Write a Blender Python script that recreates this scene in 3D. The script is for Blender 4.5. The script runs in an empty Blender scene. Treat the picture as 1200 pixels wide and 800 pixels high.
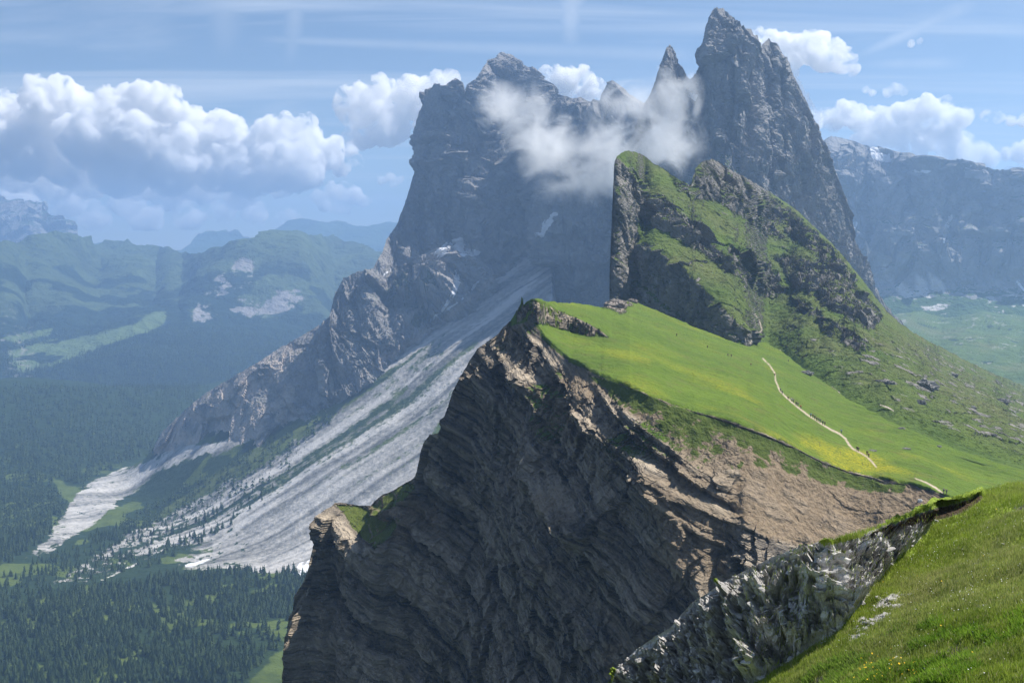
import bpy, math, random, time
import numpy as np
T0 = time.time()
random.seed(7); rng = np.random.default_rng(7)
F, CX, HY = 1400.0, 600.0, 300.0          # focal length and horizon in photo pixels (1200 wide)
PITCH = math.atan((400 - HY) / F)
C = bpy.context.scene.collection
SUN_AZ, SUN_EL = math.radians(74), math.radians(56)   # azimuth measured from +Y towards +X
SUN_DIR = np.array([math.sin(SUN_AZ)*math.cos(SUN_EL), math.cos(SUN_AZ)*math.cos(SUN_EL), math.sin(SUN_EL)])

# ------------------------------------------------------------------ camera geometry
cp, sp = math.cos(PITCH), math.sin(PITCH)
def ray(px, py):
    """world direction with y = 1 through a photo position"""
    u = (np.asarray(px, float) - CX) / F; v = (400 - np.asarray(py, float)) / F
    y = cp + v * sp; z = -sp + v * cp
    return u / y, z / y
def P(px, py, D):
    rx, rz = ray(px, py); D = np.asarray(D, float)
    return np.stack(np.broadcast_arrays(rx * D, D, rz * D), -1)
def proj(p):
    x, y, z = p[..., 0], p[..., 1], p[..., 2]
    yc = y * cp - z * sp; zc = y * sp + z * cp
    yc = np.maximum(yc, 1e-3)
    return CX + F * x / yc, 400 - F * zc / yc

# ------------------------------------------------------------------ noise
_perm = np.random.default_rng(11).permutation(256).astype(np.int64)
_perm = np.concatenate([_perm, _perm, _perm[:4]])
_g = np.random.default_rng(5).normal(size=(256, 3)); _g /= np.linalg.norm(_g, axis=1)[:, None]
_g = _g.astype(np.float32)
from concurrent.futures import ThreadPoolExecutor
_pool = ThreadPoolExecutor(4)
_perm = _perm.astype(np.int32)
def perlin(p):
    p = np.asarray(p); sh = p.shape[:-1]; q = p.reshape(-1, 3)
    if len(q) < 40000: return _perlin(q).reshape(sh)
    k = max(4, len(q)//60000)
    return np.concatenate(list(_pool.map(_perlin, np.array_split(q, k)))).reshape(sh)
def _perlin(p):
    fl = np.floor(p); i = fl.astype(np.int32); f = (p - fl).astype(np.float32); i &= 255
    w = f * f * f * (f * (f * 6 - 15) + 10)
    x0, y0, z0 = i[..., 0], i[..., 1], i[..., 2]
    def c(dx, dy, dz):
        h = _perm[_perm[_perm[(x0 + dx) & 255] + ((y0 + dy) & 255)] + ((z0 + dz) & 255)]
        g = _g[h]
        return g[..., 0]*(f[..., 0]-dx) + g[..., 1]*(f[..., 1]-dy) + g[..., 2]*(f[..., 2]-dz)
    wx, wy, wz = w[..., 0], w[..., 1], w[..., 2]
    a = c(0,0,0); a += wx*(c(1,0,0)-a); b = c(0,1,0); b += wx*(c(1,1,0)-b); a += wy*(b-a)
    d = c(0,0,1); d += wx*(c(1,0,1)-d); e = c(0,1,1); e += wx*(c(1,1,1)-e); d += wy*(e-d)
    return (a + wz*(d-a)) * 1.5
def fbm(p, s, o=4, st=(1,1,1), off=0, gain=.5):
    q = p * (np.array(st) / s) + off; r = 0; a = 1.0; t = 0
    for k in range(o):
        r = r + a * perlin(q); t += a; a *= gain; q = q * 2.03 + 17.3
    return r / t * 1.4
def ridged(p, s, o=4, st=(1,1,1), off=0, gain=.5):
    q = p * (np.array(st) / s) + off; r = 0; a = 1.0; t = 0
    for k in range(o):
        r = r + a * (1 - 2.2*np.abs(perlin(q))); t += a; a *= gain; q = q * 2.03 + 9.1
    return r / t
_r3 = np.random.default_rng(3).uniform(-.5, .5, size=(256, 7)).astype(np.float32)
def _facet(p):
    fl = np.floor(p - .5); base = fl.astype(np.int32); best = np.full(len(p), 9., np.float32); h = np.zeros(len(p), np.float32)
    for dx in (0, 1):
        for dy in (0, 1):
            for dz in (0, 1):
                c = base + (dx, dy, dz)
                k = _perm[_perm[_perm[c[:, 0] & 255] + (c[:, 1] & 255)] + (c[:, 2] & 255)]
                r = _r3[k]; d = (p - c).astype(np.float32) - .5 - r[:, :3]*.8
                q = (d*d).sum(1); w = q < best
                best = np.where(w, q, best); h = np.where(w, (d*r[:, 3:6]).sum(1)*2.2 + r[:, 6], h)
    return h
def facet(p, s, st=(1,1,1), off=0):
    """angular blocks: every cell is a tilted plane of its own"""
    q = (np.asarray(p) * (np.array(st) / s) + off); sh = q.shape[:-1]; q = q.reshape(-1, 3)
    return np.concatenate(list(_pool.map(_facet, np.array_split(q, max(1, len(q)//60000))))).reshape(sh)
def crag(g, s, st=(1,1,1), o=3, off=0):
    """broken rock: warped facets at several sizes"""
    wv = g + (s*.35*fbm(g, s*1.3, 3, off=off+1))[..., None]
    r = 0; a = 1.
    for k in range(o): r = r + a*facet(wv, s/(2.3**k), st, off=off+k*3.7); a *= .48
    return r
def n1(x, seed=0):                         # 1-D value noise with plateaus: one value per rock bed
    i = np.floor(x).astype(np.int64); f = x - i
    h = lambda k: (_perm[(_perm[k & 255] + seed) & 255]) / 127.5 - 1
    w = np.clip((f - .62) / .38, 0, 1); w = w*w*(3-2*w)
    return h(i) * (1-w) + h(i+1) * w
def sm(a, b, x): t = np.clip((x - a) / (b - a), 0, 1); return t*t*(3-2*t)

# ------------------------------------------------------------------ outlines drawn in photo positions, used to colour or tilt ground
def sdist(px, py, poly, closed=True):
    """distance to a polygon, negative inside"""
    pts = np.array(poly, float); n = len(pts)
    d2 = np.full(np.shape(px), 1e12); ins = np.zeros(np.shape(px), bool)
    for k in range(n if closed else n - 1):
        ax, ay = pts[k]; bx, by = pts[(k+1) % n]
        ex, ey = bx-ax, by-ay; L = ex*ex+ey*ey + 1e-9
        t = np.clip(((px-ax)*ex + (py-ay)*ey) / L, 0, 1)
        d2 = np.minimum(d2, (px-ax-t*ex)**2 + (py-ay-t*ey)**2)
        if closed and ay != by:
            c = ((ay > py) != (by > py)) & (px < (bx-ax)*(py-ay)/(by-ay) + ax)
            ins ^= c
    d = np.sqrt(d2)
    return np.where(ins, -d, d) if closed else d
def area(px, py, poly, soft=4.): return sm(soft, -soft, sdist(px, py, poly))
def line(px, py, pts, w, soft=1.):
    """pts may carry their own width as a third number"""
    best = np.zeros(np.shape(px))
    for a, b in zip(pts[:-1], pts[1:]):
        wa = a[2] if len(a) > 2 else w; wb = b[2] if len(b) > 2 else w
        ex, ey = b[0]-a[0], b[1]-a[1]; L = ex*ex+ey*ey+1e-9
        t = np.clip(((px-a[0])*ex + (py-a[1])*ey)/L, 0, 1)
        d = np.sqrt((px-a[0]-t*ex)**2 + (py-a[1]-t*ey)**2)
        best = np.maximum(best, sm(soft, -soft, d - (wa+(wb-wa)*t)))
    return best
def curve(pts):
    a = np.array(pts, float)
    return lambda x: np.interp(x, a[:, 0], a[:, 1])
def blur(a, n, axis):
    if n < 2: return a
    k = np.ones(n)/n; pad = [(0,0),(0,0)]; pad[axis] = (n//2, n-1-n//2)
    b = np.pad(a, pad, mode='edge')
    c = np.cumsum(np.insert(b, 0, 0, axis=axis), axis=axis)
    return (c[n:]-c[:-n])/n if axis == 0 else (c[:, n:]-c[:, :-n])/n

# ------------------------------------------------------------------ mesh building
def tag(o, label=None, cat=None, group=None, kind=None):
    if label: o['label'] = label
    if cat: o['category'] = cat
    if group: o['group'] = group
    if kind: o['kind'] = kind
    return o
def mesh_np(name, co, faces, mat, attrs=None, smooth=False, kind=None, parent=None):
    co = np.asarray(co, np.float32).reshape(-1, 3); faces = np.asarray(faces, np.int32)
    me = bpy.data.meshes.new(name); n = faces.shape[1]
    me.vertices.add(len(co)); me.vertices.foreach_set('co', co.ravel())
    me.loops.add(faces.size); me.loops.foreach_set('vertex_index', faces.ravel())
    me.polygons.add(len(faces))
    me.polygons.foreach_set('loop_start', np.arange(0, faces.size, n, dtype=np.int32))
    me.polygons.foreach_set('use_smooth', np.full(len(faces), smooth))
    for k, v in (attrs or {}).items():
        a = me.attributes.new(k, 'FLOAT', 'POINT'); a.data.foreach_set('value', np.asarray(v, np.float32).ravel())
    me.update(calc_edges=True)
    if mat: me.materials.append(mat)
    o = bpy.data.objects.new(name, me); C.objects.link(o)
    if kind: o['kind'] = kind
    if parent: o.parent = parent
    return o
def grid_faces(nr, nc):
    i = np.arange(nr*nc, dtype=np.int32).reshape(nr, nc)
    return np.stack([i[:-1,:-1], i[:-1,1:], i[1:,1:], i[1:,:-1]], -1).reshape(-1, 4)
def normals(g):
    du = np.gradient(g, axis=1); dv = np.gradient(g, axis=0)
    n = np.cross(du, dv); n /= np.linalg.norm(n, axis=-1)[..., None] + 1e-9
    return np.where((n[..., 1:2]*g[..., 1:2] + n[..., 0:1]*g[..., 0:1] + n[..., 2:3]*g[..., 2:3]) > 0, -n, n)

def relief(name, px, crest, bottom, nrow, anchor, DA, slope, disp, masks, mat, jag=0, jag_s=10,
           back=((30,20),(120,120),(400,500)), bl=9, vpow=1.0, kind='structure', keep=None, smooth=False, nmin=.03, dab=24, dsm=0, over=1, dsoft=None, lasm=0):
    """A mountain side as a real surface: every column starts at the depth DA where it crosses the anchor line,
    and recedes or comes forward by the steepness 'slope' (rise over run) along the column; then a back side."""
    px = np.asarray(px, float); cr = crest(px); bo = np.maximum(bottom(px), cr + .5)
    if jag:
        q = np.stack([px, px*0, px*0], -1)
        J = jag*(fbm(q, jag_s, 4, off=3.3) + .5*ridged(q, jag_s*.45, 3, off=8.8))
    else: J = px*0
    v = (np.linspace(0, 1, nrow)**vpow)[:, None]
    PX = np.broadcast_to(px, (nrow, len(px))); PY = bo + (cr - bo)*v + J*sm(.86, 1, v)
    PYo, PXo = PY, PX
    if over > 1:
        vf = np.interp(np.linspace(0, nrow-1, (nrow-1)*over+1), np.arange(nrow), v[:, 0])[:, None]
        PX = np.broadcast_to(px, (len(vf), len(px))); PY = bo + (cr - bo)*vf + J*sm(.86, 1, vf)
    m = slope(PX, PY); m = blur(blur(m, bl, 1), 4*over+1, 0)
    _, t = ray(PX, PY)
    den = np.maximum(m - t, nmin)
    dL = np.diff(t, axis=0) / ((den[1:]+den[:-1])/2)
    L = np.vstack([np.zeros((1, len(px))), np.cumsum(dL, axis=0)])
    A = anchor(px); da = DA(px)
    if dab > 1: da = np.convolve(np.pad(da, dab, mode='reflect', reflect_type='odd'), np.hanning(2*dab+1)/np.hanning(2*dab+1).sum(), 'valid')
    LA = np.array([np.interp(-A[j], -PY[:, j], L[:, j]) for j in range(len(px))])
    if lasm: LA = np.convolve(np.pad(LA, lasm, mode='reflect', reflect_type='odd'), np.hanning(2*lasm+1)/np.hanning(2*lasm+1).sum(), 'valid')
    D = da * np.exp(L[::over] - LA); PX, PY = PXo, PYo
    if dsm: D = np.exp(blur(np.log(D), dsm, 1))
    if dsoft is not None:
        w_ = dsoft(PX, PY); Ds = np.log(D)
        for _ in range(3): Ds = blur(Ds, 19, 1)
        D = np.exp(np.log(D)*(1-w_) + Ds*w_)
    g = P(PX, PY, D)
    rows = [g]; c0 = g[-1]
    for s, drop in back:
        r = c0 + np.stack([c0[:, 0]/c0[:, 1]*s, np.full(len(px), s), np.full(len(px), -drop)], -1)
        rows.append(r[None])
    # densify the back side
    full = [rows[0]]; prev = c0
    for r in rows[1:]:
        for q in (.33, .66, 1.0): full.append((prev + (r[0]-prev)*q)[None])
        prev = r[0]
    g = np.concatenate(full, 0)
    n = normals(g)
    g = g + disp(g, n, *proj(g))
    n = normals(g); qx, qy = proj(g)
    attrs = masks(g, n, qx, qy)
    f = grid_faces(g.shape[0], g.shape[1])
    o = mesh_np(name, g, f, mat, attrs, kind=kind, smooth=smooth)
    print(name, g.shape, round(time.time()-T0, 1))
    return g, o

# ------------------------------------------------------------------ materials
class N:
    def __init__(s, name):
        s.m = bpy.data.materials.new(name); s.m.use_nodes = True; s.t = s.m.node_tree; s.t.nodes.clear()
        s.out = s.t.nodes.new('ShaderNodeOutputMaterial')
    def n(s, typ, ins=None, **kw):
        x = s.t.nodes.new('ShaderNode' + typ)
        for k, v in kw.items(): setattr(x, k, v)
        for k, v in (ins or {}).items():
            if isinstance(v, bpy.types.NodeSocket): s.t.links.new(v, x.inputs[k])
            else: x.inputs[k].default_value = v
        return x
    def attr(s, name): return s.n('Attribute', attribute_name=name).outputs['Fac']
    def pos(s): return s.n('NewGeometry').outputs['Position']
    def noise(s, scale, detail=4, rough=.55, vec=None, dist=0):
        return s.n('TexNoise', {'Vector': vec or s.pos(), 'Scale': scale, 'Detail': detail, 'Roughness': rough, 'Distortion': dist}).outputs['Fac']
    def mr(s, v, a, b, c=0., d=1., smooth=False):
        return s.n('MapRange', {0: v, 1: a, 2: b, 3: c, 4: d}, interpolation_type='SMOOTHSTEP' if smooth else 'LINEAR').outputs[0]
    def math(s, op, a, b=0.): return s.n('Math', {0: a, 1: b}, operation=op).outputs[0]
    def mix(s, f, a, b, bt='MIX'):
        x = s.n('Mix', data_type='RGBA', blend_type=bt)
        for k, v in ((0, f), (6, a), (7, b)):
            if isinstance(v, bpy.types.NodeSocket): s.t.links.new(v, x.inputs[k])
            else: x.inputs[k].default_value = (*v, 1) if isinstance(v, (tuple, list)) and len(v) == 3 else v
        return x.outputs[2]
    def bump(s, h, strength, dist, nrm=None):
        i = {'Height': h, 'Strength': strength, 'Distance': dist}
        if nrm: i['Normal'] = nrm
        return s.n('Bump', i).outputs[0]
    def bsdf(s, col, rough=.9, nrm=None, spec=.2, **kw):
        i = {'Base Color': col if isinstance(col, bpy.types.NodeSocket) else (*col, 1), 'Roughness': rough, 'Specular IOR Level': spec}
        if nrm: i['Normal'] = nrm
        i.update(kw)
        b = s.n('BsdfPrincipled', i); s.t.links.new(b.outputs[0], s.out.inputs[0]); return s.m

def terrain_mat(name, unit, rock=((.13,.125,.12),(.30,.28,.26)), grass=((.045,.075,.018),(.10,.15,.03)), dry=(.16,.15,.07),
                soil=((.22,.18,.14),(.34,.30,.25)), snow=(.80,.81,.84), wood=(.018,.032,.016), yellow=(.32,.28,.02), bump=.6, strata=None, rag=.28):
    """unit = the size in metres of the finest detail worth showing at that distance"""
    w = N(name)
    big, mid, fin = w.noise(1/(unit*60), 4), w.noise(1/(unit*10), 5, .6), w.noise(1/(unit*2), 4, .65)
    tone = w.attr('tone')
    v = w.math('ADD', w.math('MULTIPLY', mid, .5), w.math('MULTIPLY', fin, .5))
    v = w.math('ADD', w.mr(v, .3, .7, 0, .6), w.math('MULTIPLY', tone, .75))
    if strata:
        nrm, th, amt = strata
        p = w.pos(); dt = w.n('VectorMath', {0: p, 1: nrm}, operation='DOT_PRODUCT').outputs['Value']
        sp_ = w.n('SeparateXYZ', {0: p})
        cv = w.n('CombineXYZ', {0: w.math('MULTIPLY', dt, 1/th), 1: w.math('MULTIPLY', sp_.outputs[0], .06/th), 2: w.math('MULTIPLY', sp_.outputs[1], .06/th)}).outputs[0]
        stn = w.n('TexNoise', {'Vector': cv, 'Scale': 1., 'Detail': 4, 'Roughness': .65}).outputs['Fac']
        v = w.math('ADD', v, w.mr(stn, .3, .7, -.22*amt, .22*amt))
    rk = w.mix(w.n('Clamp', {0: v}).outputs[0], rock[0], rock[1])
    sl = w.mix(w.mr(fin, .3, .7), soil[0], soil[1])
    gb = w.math('ADD', w.mr(mid, .3, .7, 0, .5), w.math('MULTIPLY', w.attr('gtone'), .8))
    gr = w.mix(w.n('Clamp', {0: gb}).outputs[0], grass[0], grass[1])
    gr = w.mix(w.math('MULTIPLY', w.attr('dry'), w.mr(fin, .3, .65, .4, 1)), gr, dry)
    gr = w.mix(w.math('MULTIPLY', w.attr('yellow'), w.mr(fin, .42, .6, .1, 1)), gr, yellow)
    c = w.mix(w.attr('soil'), rk, sl)
    def soft(a):   # break a mask up with fine noise
        return w.n('Clamp', {0: w.mr(w.math('ADD', w.attr(a), w.mr(fin, .3, .7, -rag, rag)), .38, .62)}).outputs[0]
    c = w.mix(soft('grass'), c, gr)
    c = w.mix(soft('wood'), c, w.mix(fin, wood, tuple(x*1.7 for x in wood)))
    c = w.mix(soft('snow'), c, snow)
    h = w.math('ADD', w.math('MULTIPLY', mid, 3.0), fin)
    nr = w.bump(h, bump, unit*2.2)
    if strata:
        bare = w.math('SUBTRACT', 1., w.n('Clamp', {0: w.math('ADD', w.attr('grass'), w.attr('soil'))}).outputs[0])
        nr = w.bump(w.math('MULTIPLY', stn, w.math('MULTIPLY', bare, amt)), 1., strata[1]*2.0, nr)
    return w.bsdf(c, .95, nr, .1)

A_NAMES = ('grass','snow','soil','tone','gtone','dry','yellow','wood')
def attrs(shape, **kw):
    d = {k: np.zeros(shape) for k in A_NAMES}; d.update(kw); return d
# ================================================================== FAR LEFT MOUNTAINS
ZV = -589.0                                # valley floor level below the camera
def D_at(px, py, z): return z / ray(px, py)[1]
def far_mat(name, unit, **k): return terrain_mat(name, unit, **k)

# blue silhouettes on the horizon
m_far = far_mat('hazy_far_range', 40, grass=((.05,.08,.03),(.08,.12,.04)))
px = np.arange(-150, 760, 1.6)
relief('distant_range', px, curve([(-150,300),(60,300),(120,292),(180,298),(212,292),(232,276),(250,273),(268,277),(275,274),(300,280),(322,275),(345,269),(372,277),(400,273),(425,278),(447,273),(470,279),(520,272),(760,285)]),
       lambda x: x*0+345, 90, lambda x: x*0+330, lambda x: x*0+12800, lambda x, y: x*0+.28,
       lambda g, n, x, y: n*(260*ridged(g, 2500, 4))[..., None],
       lambda g, n, x, y: attrs(g.shape[:2], grass=sm(.55,.8,n[...,2]), tone=.4+.4*fbm(g,900,3)), m_far, jag=2.5, jag_s=26, back=((600,200),(1800,900)))

# rounded ridges that close the valley
m_hill = terrain_mat('hill_ground', 22, grass=((.04,.058,.034),(.11,.155,.06)), rock=((.13,.13,.13),(.32,.30,.28)), wood=(.012,.024,.014))
HM = [(10,412),(60,398),(110,392),(160,378),(185,362),(198,362),(192,380),(170,392),(128,404),(90,418),(60,430),(28,436),(14,426)]
HM2 = [(0,398),(30,390),(60,385),(58,392),(20,402)]
PALE = [(285,300),(300,305),(296,330),(275,345),(300,352),(330,340),(345,350),(338,362),(318,372),(290,370),(262,366),(240,378),(225,376),(228,352),(252,328)]
PALE2 = [(322,340),(352,338),(356,352),(340,362),(326,360)]
def hill_slope(x, y):
    m = .20 + 0*x
    m += .35*area(x, y, [(225,380),(240,340),(290,300),(350,300),(380,380)], 12)
    m += .30*sm(120, 40, x)*sm(420, 380, y)
    m -= .11*area(x, y, HM, 8)
    return m
def hill_masks(g, n, x, y):
    w = 9*fbm(g, 700, 5, gain=.6); w2 = 7*fbm(g, 240, 5, off=5, gain=.65)
    pale = np.maximum(area(x+w, y+w2, PALE, 6), area(x+w2, y+w, PALE2, 4))*sm(-.42, .2, fbm(g, 300, 6, gain=.72))
    pale = np.maximum(pale, sm(110, 20, x+w)*sm(345, 375, y+w2)*sm(-.1,.35, ridged(g, 500, 4, st=(1,1,.4)))*.35)
    mead = np.maximum(area(x+w*.7, y+w2*.6, HM, 3), area(x+w*.5, y+w2*.4, HM2, 2))
    mead *= 1 - sm(.18, .32, fbm(g, 300, 3, off=9))
    low = sm(355, 385, y + 20*fbm(g, 900, 4, off=2))
    mott = sm(-.02, .12, fbm(g, 420, 4, off=4))
    wood = np.clip(low + .35 + .6*mott*sm(300, 330, y), 0, 1)*(1-mead)*(1-pale)
    return attrs(g.shape[:2], grass=(1-pale)*1., wood=wood, tone=.5+.3*fbm(g,200,3), gtone=.2+.8*mead+.2*fbm(g,400,3))
px = np.arange(-170, 520, .9)
H_grid, H_obj = relief('valley_hills', px, curve([(-170,225),(-60,228),(0,292),(40,276),(62,272),(80,282),(100,287),(118,290),(150,283),(160,289),(175,287),(190,290),(205,297),(225,300),(245,303),(265,300),(285,295),(300,292),(312,284),(330,281),(345,277),(356,281),(375,282),(400,288),(425,296),(450,308),(520,330)]),
       lambda x: x*0+500, 300, lambda x: x*0+452, lambda x: D_at(x, x*0+452, ZV), hill_slope,
       lambda g, n, x, y: n*(110*ridged(g, 1600, 5) + 25*fbm(g, 240, 3))[..., None]*sm(480, 430, y)[..., None],
       hill_masks, m_hill, jag=1.3, jag_s=16, back=((500,150),(2500,1400)), nmin=.05)
# higher massif at the left edge
m_lm = terrain_mat('left_massif_rock', 14, rock=((.15,.15,.15),(.34,.33,.31)), grass=((.04,.06,.02),(.07,.10,.03)))
px = np.arange(-260, 125, .8)
relief('mountain_ridge', px, curve([(-260,175),(-100,205),(-30,228),(0,236),(22,240),(40,246),(58,252),(66,262),(76,268),(90,279),(104,290),(125,312)]),
       lambda x: x*0+400, 240, lambda x: x*0+400, lambda x: 9800+0*x, lambda x, y: .55+.25*fbm(np.stack([x, y, x*0], -1), 60, 2),
       lambda g, n, x, y: n*(150*ridged(g, 1100, 5, st=(1,1,.5)) + 60*crag(g, 400, (1,1,.6), 3))[..., None],
       lambda g, n, x, y: attrs(g.shape[:2], grass=sm(.72,.86,n[...,2]+.2*fbm(g,300,3)), tone=.45+.4*fbm(g,160,4), soil=sm(.1,.5,fbm(g,500,3)), wood=sm(330, 370, y+20*fbm(g,500,3))),
       m_lm, jag=2, jag_s=14, back=((500,200),(2500,1500)))

# ================================================================== FAR RIGHT MOUNTAIN
m_sella = terrain_mat('right_massif_rock', 11, rock=((.09,.095,.10),(.34,.33,.32)), soil=((.50,.48,.45),(.64,.62,.59)), grass=((.035,.07,.018),(.07,.12,.03)))
CONES = [[(1034,310),(1060,312),(1085,328),(1092,352),(1110,372),(1090,368),(1060,352),(1044,332)],
         [(1088,318),(1104,330),(1112,352),(1118,372),(1100,374),(1092,350)],
         [(1132,338),(1160,345),(1172,358),(1184,372),(1165,372),(1150,352)],
         [(1176,335),(1190,345),(1204,352),(1204,362),(1188,362)]]
SN = [[(1019,172),(1029,173),(1031,179),(1043,183),(1046,191),(1034,190),(1022,185)],
      [(1066,196),(1078,199),(1092,200),(1086,203),(1072,202)],[(1124,195),(1140,194),(1140,197),(1126,198)]]
def sella_masks(g, n, x, y):
    w = 3*fbm(g, 200, 4); w2 = 3*fbm(g, 120, 4, off=4)
    cone = 0
    for c in CONES: cone = np.maximum(cone, area(x+w, y+w2, c, 3))
    cone = cone*sm(-.45, .1, fbm(g, 120, 3, st=(1.6,1,.35)))
    s = line(x+w*.4, y, [(1114,252,2.2),(1110,265,3),(1106,284,1.2)], 2, 1.2)*.9
    s = np.maximum(s, line(x, y+w*.3, [(1002,262,3),(998,276,.8)], 2, 1.2))
    s = np.maximum(s, line(x, y, [(1192,330,1.2),(1200,340,1.4)], 2, 1))
    for c in SN: s = np.maximum(s, area(x+w*.5, y+w2*.3, c, 1.2))
    s = np.maximum(s, .9*sm(.62,.8,fbm(g,110,3,off=7))*sm(300,240,y)*sm(.2,.5,n[...,2]))
    gr = sm(338, 362, y + .5*w + 14*fbm(g, 260, 3, off=8))*(1-cone)
    gr = np.maximum(gr, .8*sm(.7, .9, n[...,2])*sm(180, 250, y))
    bands = n1((g[...,2] + .12*g[...,0] + 14*fbm(g,300,2))/34, 3)
    top = sm(205, 190, y)
    return attrs(g.shape[:2], grass=gr, snow=s, soil=cone, tone=.42+.35*fbm(g,150,4,st=(1,1,.4))+.13*bands-.2*top, gtone=.3+.4*fbm(g,200,3))
def sella_slope(x, y):
    m = 1.9 + .9*fbm(np.stack([x, y*.35, x*0], -1), 34, 3)
    m = m*(1-sm(312, 342, y)) + .55*sm(312, 342, y)
    m *= 1 - .6*area(x, y, [(970,170),(1020,165),(1070,190),(1060,200),(1000,196)], 6)
    return np.maximum(m, .35)
px = np.arange(900, 1330, .8)
relief('rock_massif', px, curve([(900,150),(960,166),(968,163),(974,160),(982,160),(990,162),(1000,165),(1010,169),(1020,172),(1030,174),(1040,176),(1050,178),(1060,185),(1068,192),(1076,197),(1084,199),(1092,198),(1104,197),(1120,197),(1134,195),(1146,194),(1160,197),(1172,200),(1184,206),(1200,213),(1230,224),(1330,260)]),
       lambda x: x*0+392, 330, lambda x: x*0+372, lambda x: 4350-.8*(x-1000), sella_slope,
       lambda g, n, x, y: n*(((105*ridged(g, 480, 6, st=(1,1,.25), gain=.6) + 70*crag(g, 200, (1,1,.4), 4))*sm(352,300,y)*sm(158,215,y)) + 6*fbm(g,70,3))[..., None],
       sella_masks, m_sella, jag=1.2, jag_s=9, back=((500,60),(2500,900)))

# ================================================================== VALLEY FLOOR, FOREST GROUND, SCREE (height field on a fan grid)
def sass_D(x):
    a = np.interp(x, [150,190,300,360,440,500,560,600,634,646,652,720,850,950], [3300,3100,2851,2857,2910,2966,3070,3160,3280,3330,2950,2850,2850,2900])
    return a
def plane_z(x, y): return ZV + .469*(x+400) + .44*(y-2260)
def valley_h(x, y):
    g = np.stack([x, y, x*0], -1)
    v = ZV + 24*fbm(g, 700, 4) + 70*fbm(g, 1300, 3, off=8)*sm(2700, 3800, y) + 10*fbm(g, 160, 3, off=3)
    v = v + 60*sm(1500, 300, y) + 130*sm(-1500,-2600,x)*sm(5200,4200,y)
    a = plane_z(x, y) + 26*fbm(g, 420, 3, off=6)
    cut = 240*sm(-650, -1500, x)
    a = a - cut
    # the apron leans on the mountain: behind their meeting line the ground drops away again
    pxx = CX + F*x/y
    a = a - 420*sm(646, 672, pxx)*sm(1500, 2000, y)
    a = a - 1.6*np.maximum(y - np.where(pxx < 300, 3000 + (300-pxx)*1.0, sass_D(pxx)) - 40, 0)
    k = 55.0
    h = np.clip(.5 + .5*(a-v)/k, 0, 1)
    r = v*(1-h) + a*h + k*h*(1-h)
    # flat to gentle mound of forest left of the gravel fan
    r = r + 150*np.exp(-(((x+1650)/420)**2 + ((y-4200)/600)**2)) + 90*np.exp(-(((x+1100)/260)**2 + ((y-4700)/700)**2))
    return r
az = np.tan(np.linspace(math.atan(-760/F), math.atan(330/F), 900))
dd = np.geomspace(900, 6400, 760)
X = az[None, :]*dd[:, None]; Y = np.broadcast_to(dd[:, None], X.shape)
Z = valley_h(X, Y)
g0 = np.stack([X, Y, Z], -1)
FALL = np.array([-.90, -.435]); ACROSS = np.array([.435, -.90])
def streaks(g, s, o=4, off=0):
    a = g[..., 0]*ACROSS[0] + g[..., 1]*ACROSS[1]; b = g[..., 0]*FALL[0] + g[..., 1]*FALL[1]
    return fbm(np.stack([a + 14*fbm(g, 260, 2), b*.045, b*0], -1), s, o, off=off)
apr = sm(-520, -430, g0[..., 2])
st1 = streaks(g0, 60); st2 = streaks(g0, 16, 3, off=7)
g0[..., 2] += apr*(2.0*st1 + 1.3*st2 + .5*fbm(g0, 12, 3)) + (1-apr)*2*fbm(g0, 30, 3)
GRAVEL = [(28,656),(60,624),(90,580),(110,562),(140,550),(175,538),(205,523),(250,520),(300,505),(330,488),(362,470),(390,452),(430,425),(470,402),(520,372),(560,342),(600,305),(640,258),(652,252),(648,300),(600,340),(540,380),(470,425),(400,465),(350,490),(300,512),(255,530),(215,540),(180,556),(150,580),(120,605),(100,622),(70,640),(45,652)]
SCREE = [(655,250),(655,360),(620,380),(560,420),(530,470),(505,520),(500,600),(470,640),(380,668),(350,672),(215,668),(205,655),(255,640),(210,640),(130,672),(95,682),(88,680),(190,630),(150,645),(60,690),(58,684),(170,615),(240,580),(300,548),(350,512),(400,475),(450,445),(520,395),(590,330),(630,280)]
GREENBAND = [(590,318),(600,312),(560,352),(500,402),(440,446),(400,478),(350,510),(290,548),(230,585),(170,618),(200,590),(270,545),(320,512),(370,480),(430,435),(500,385),(550,345)]
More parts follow.
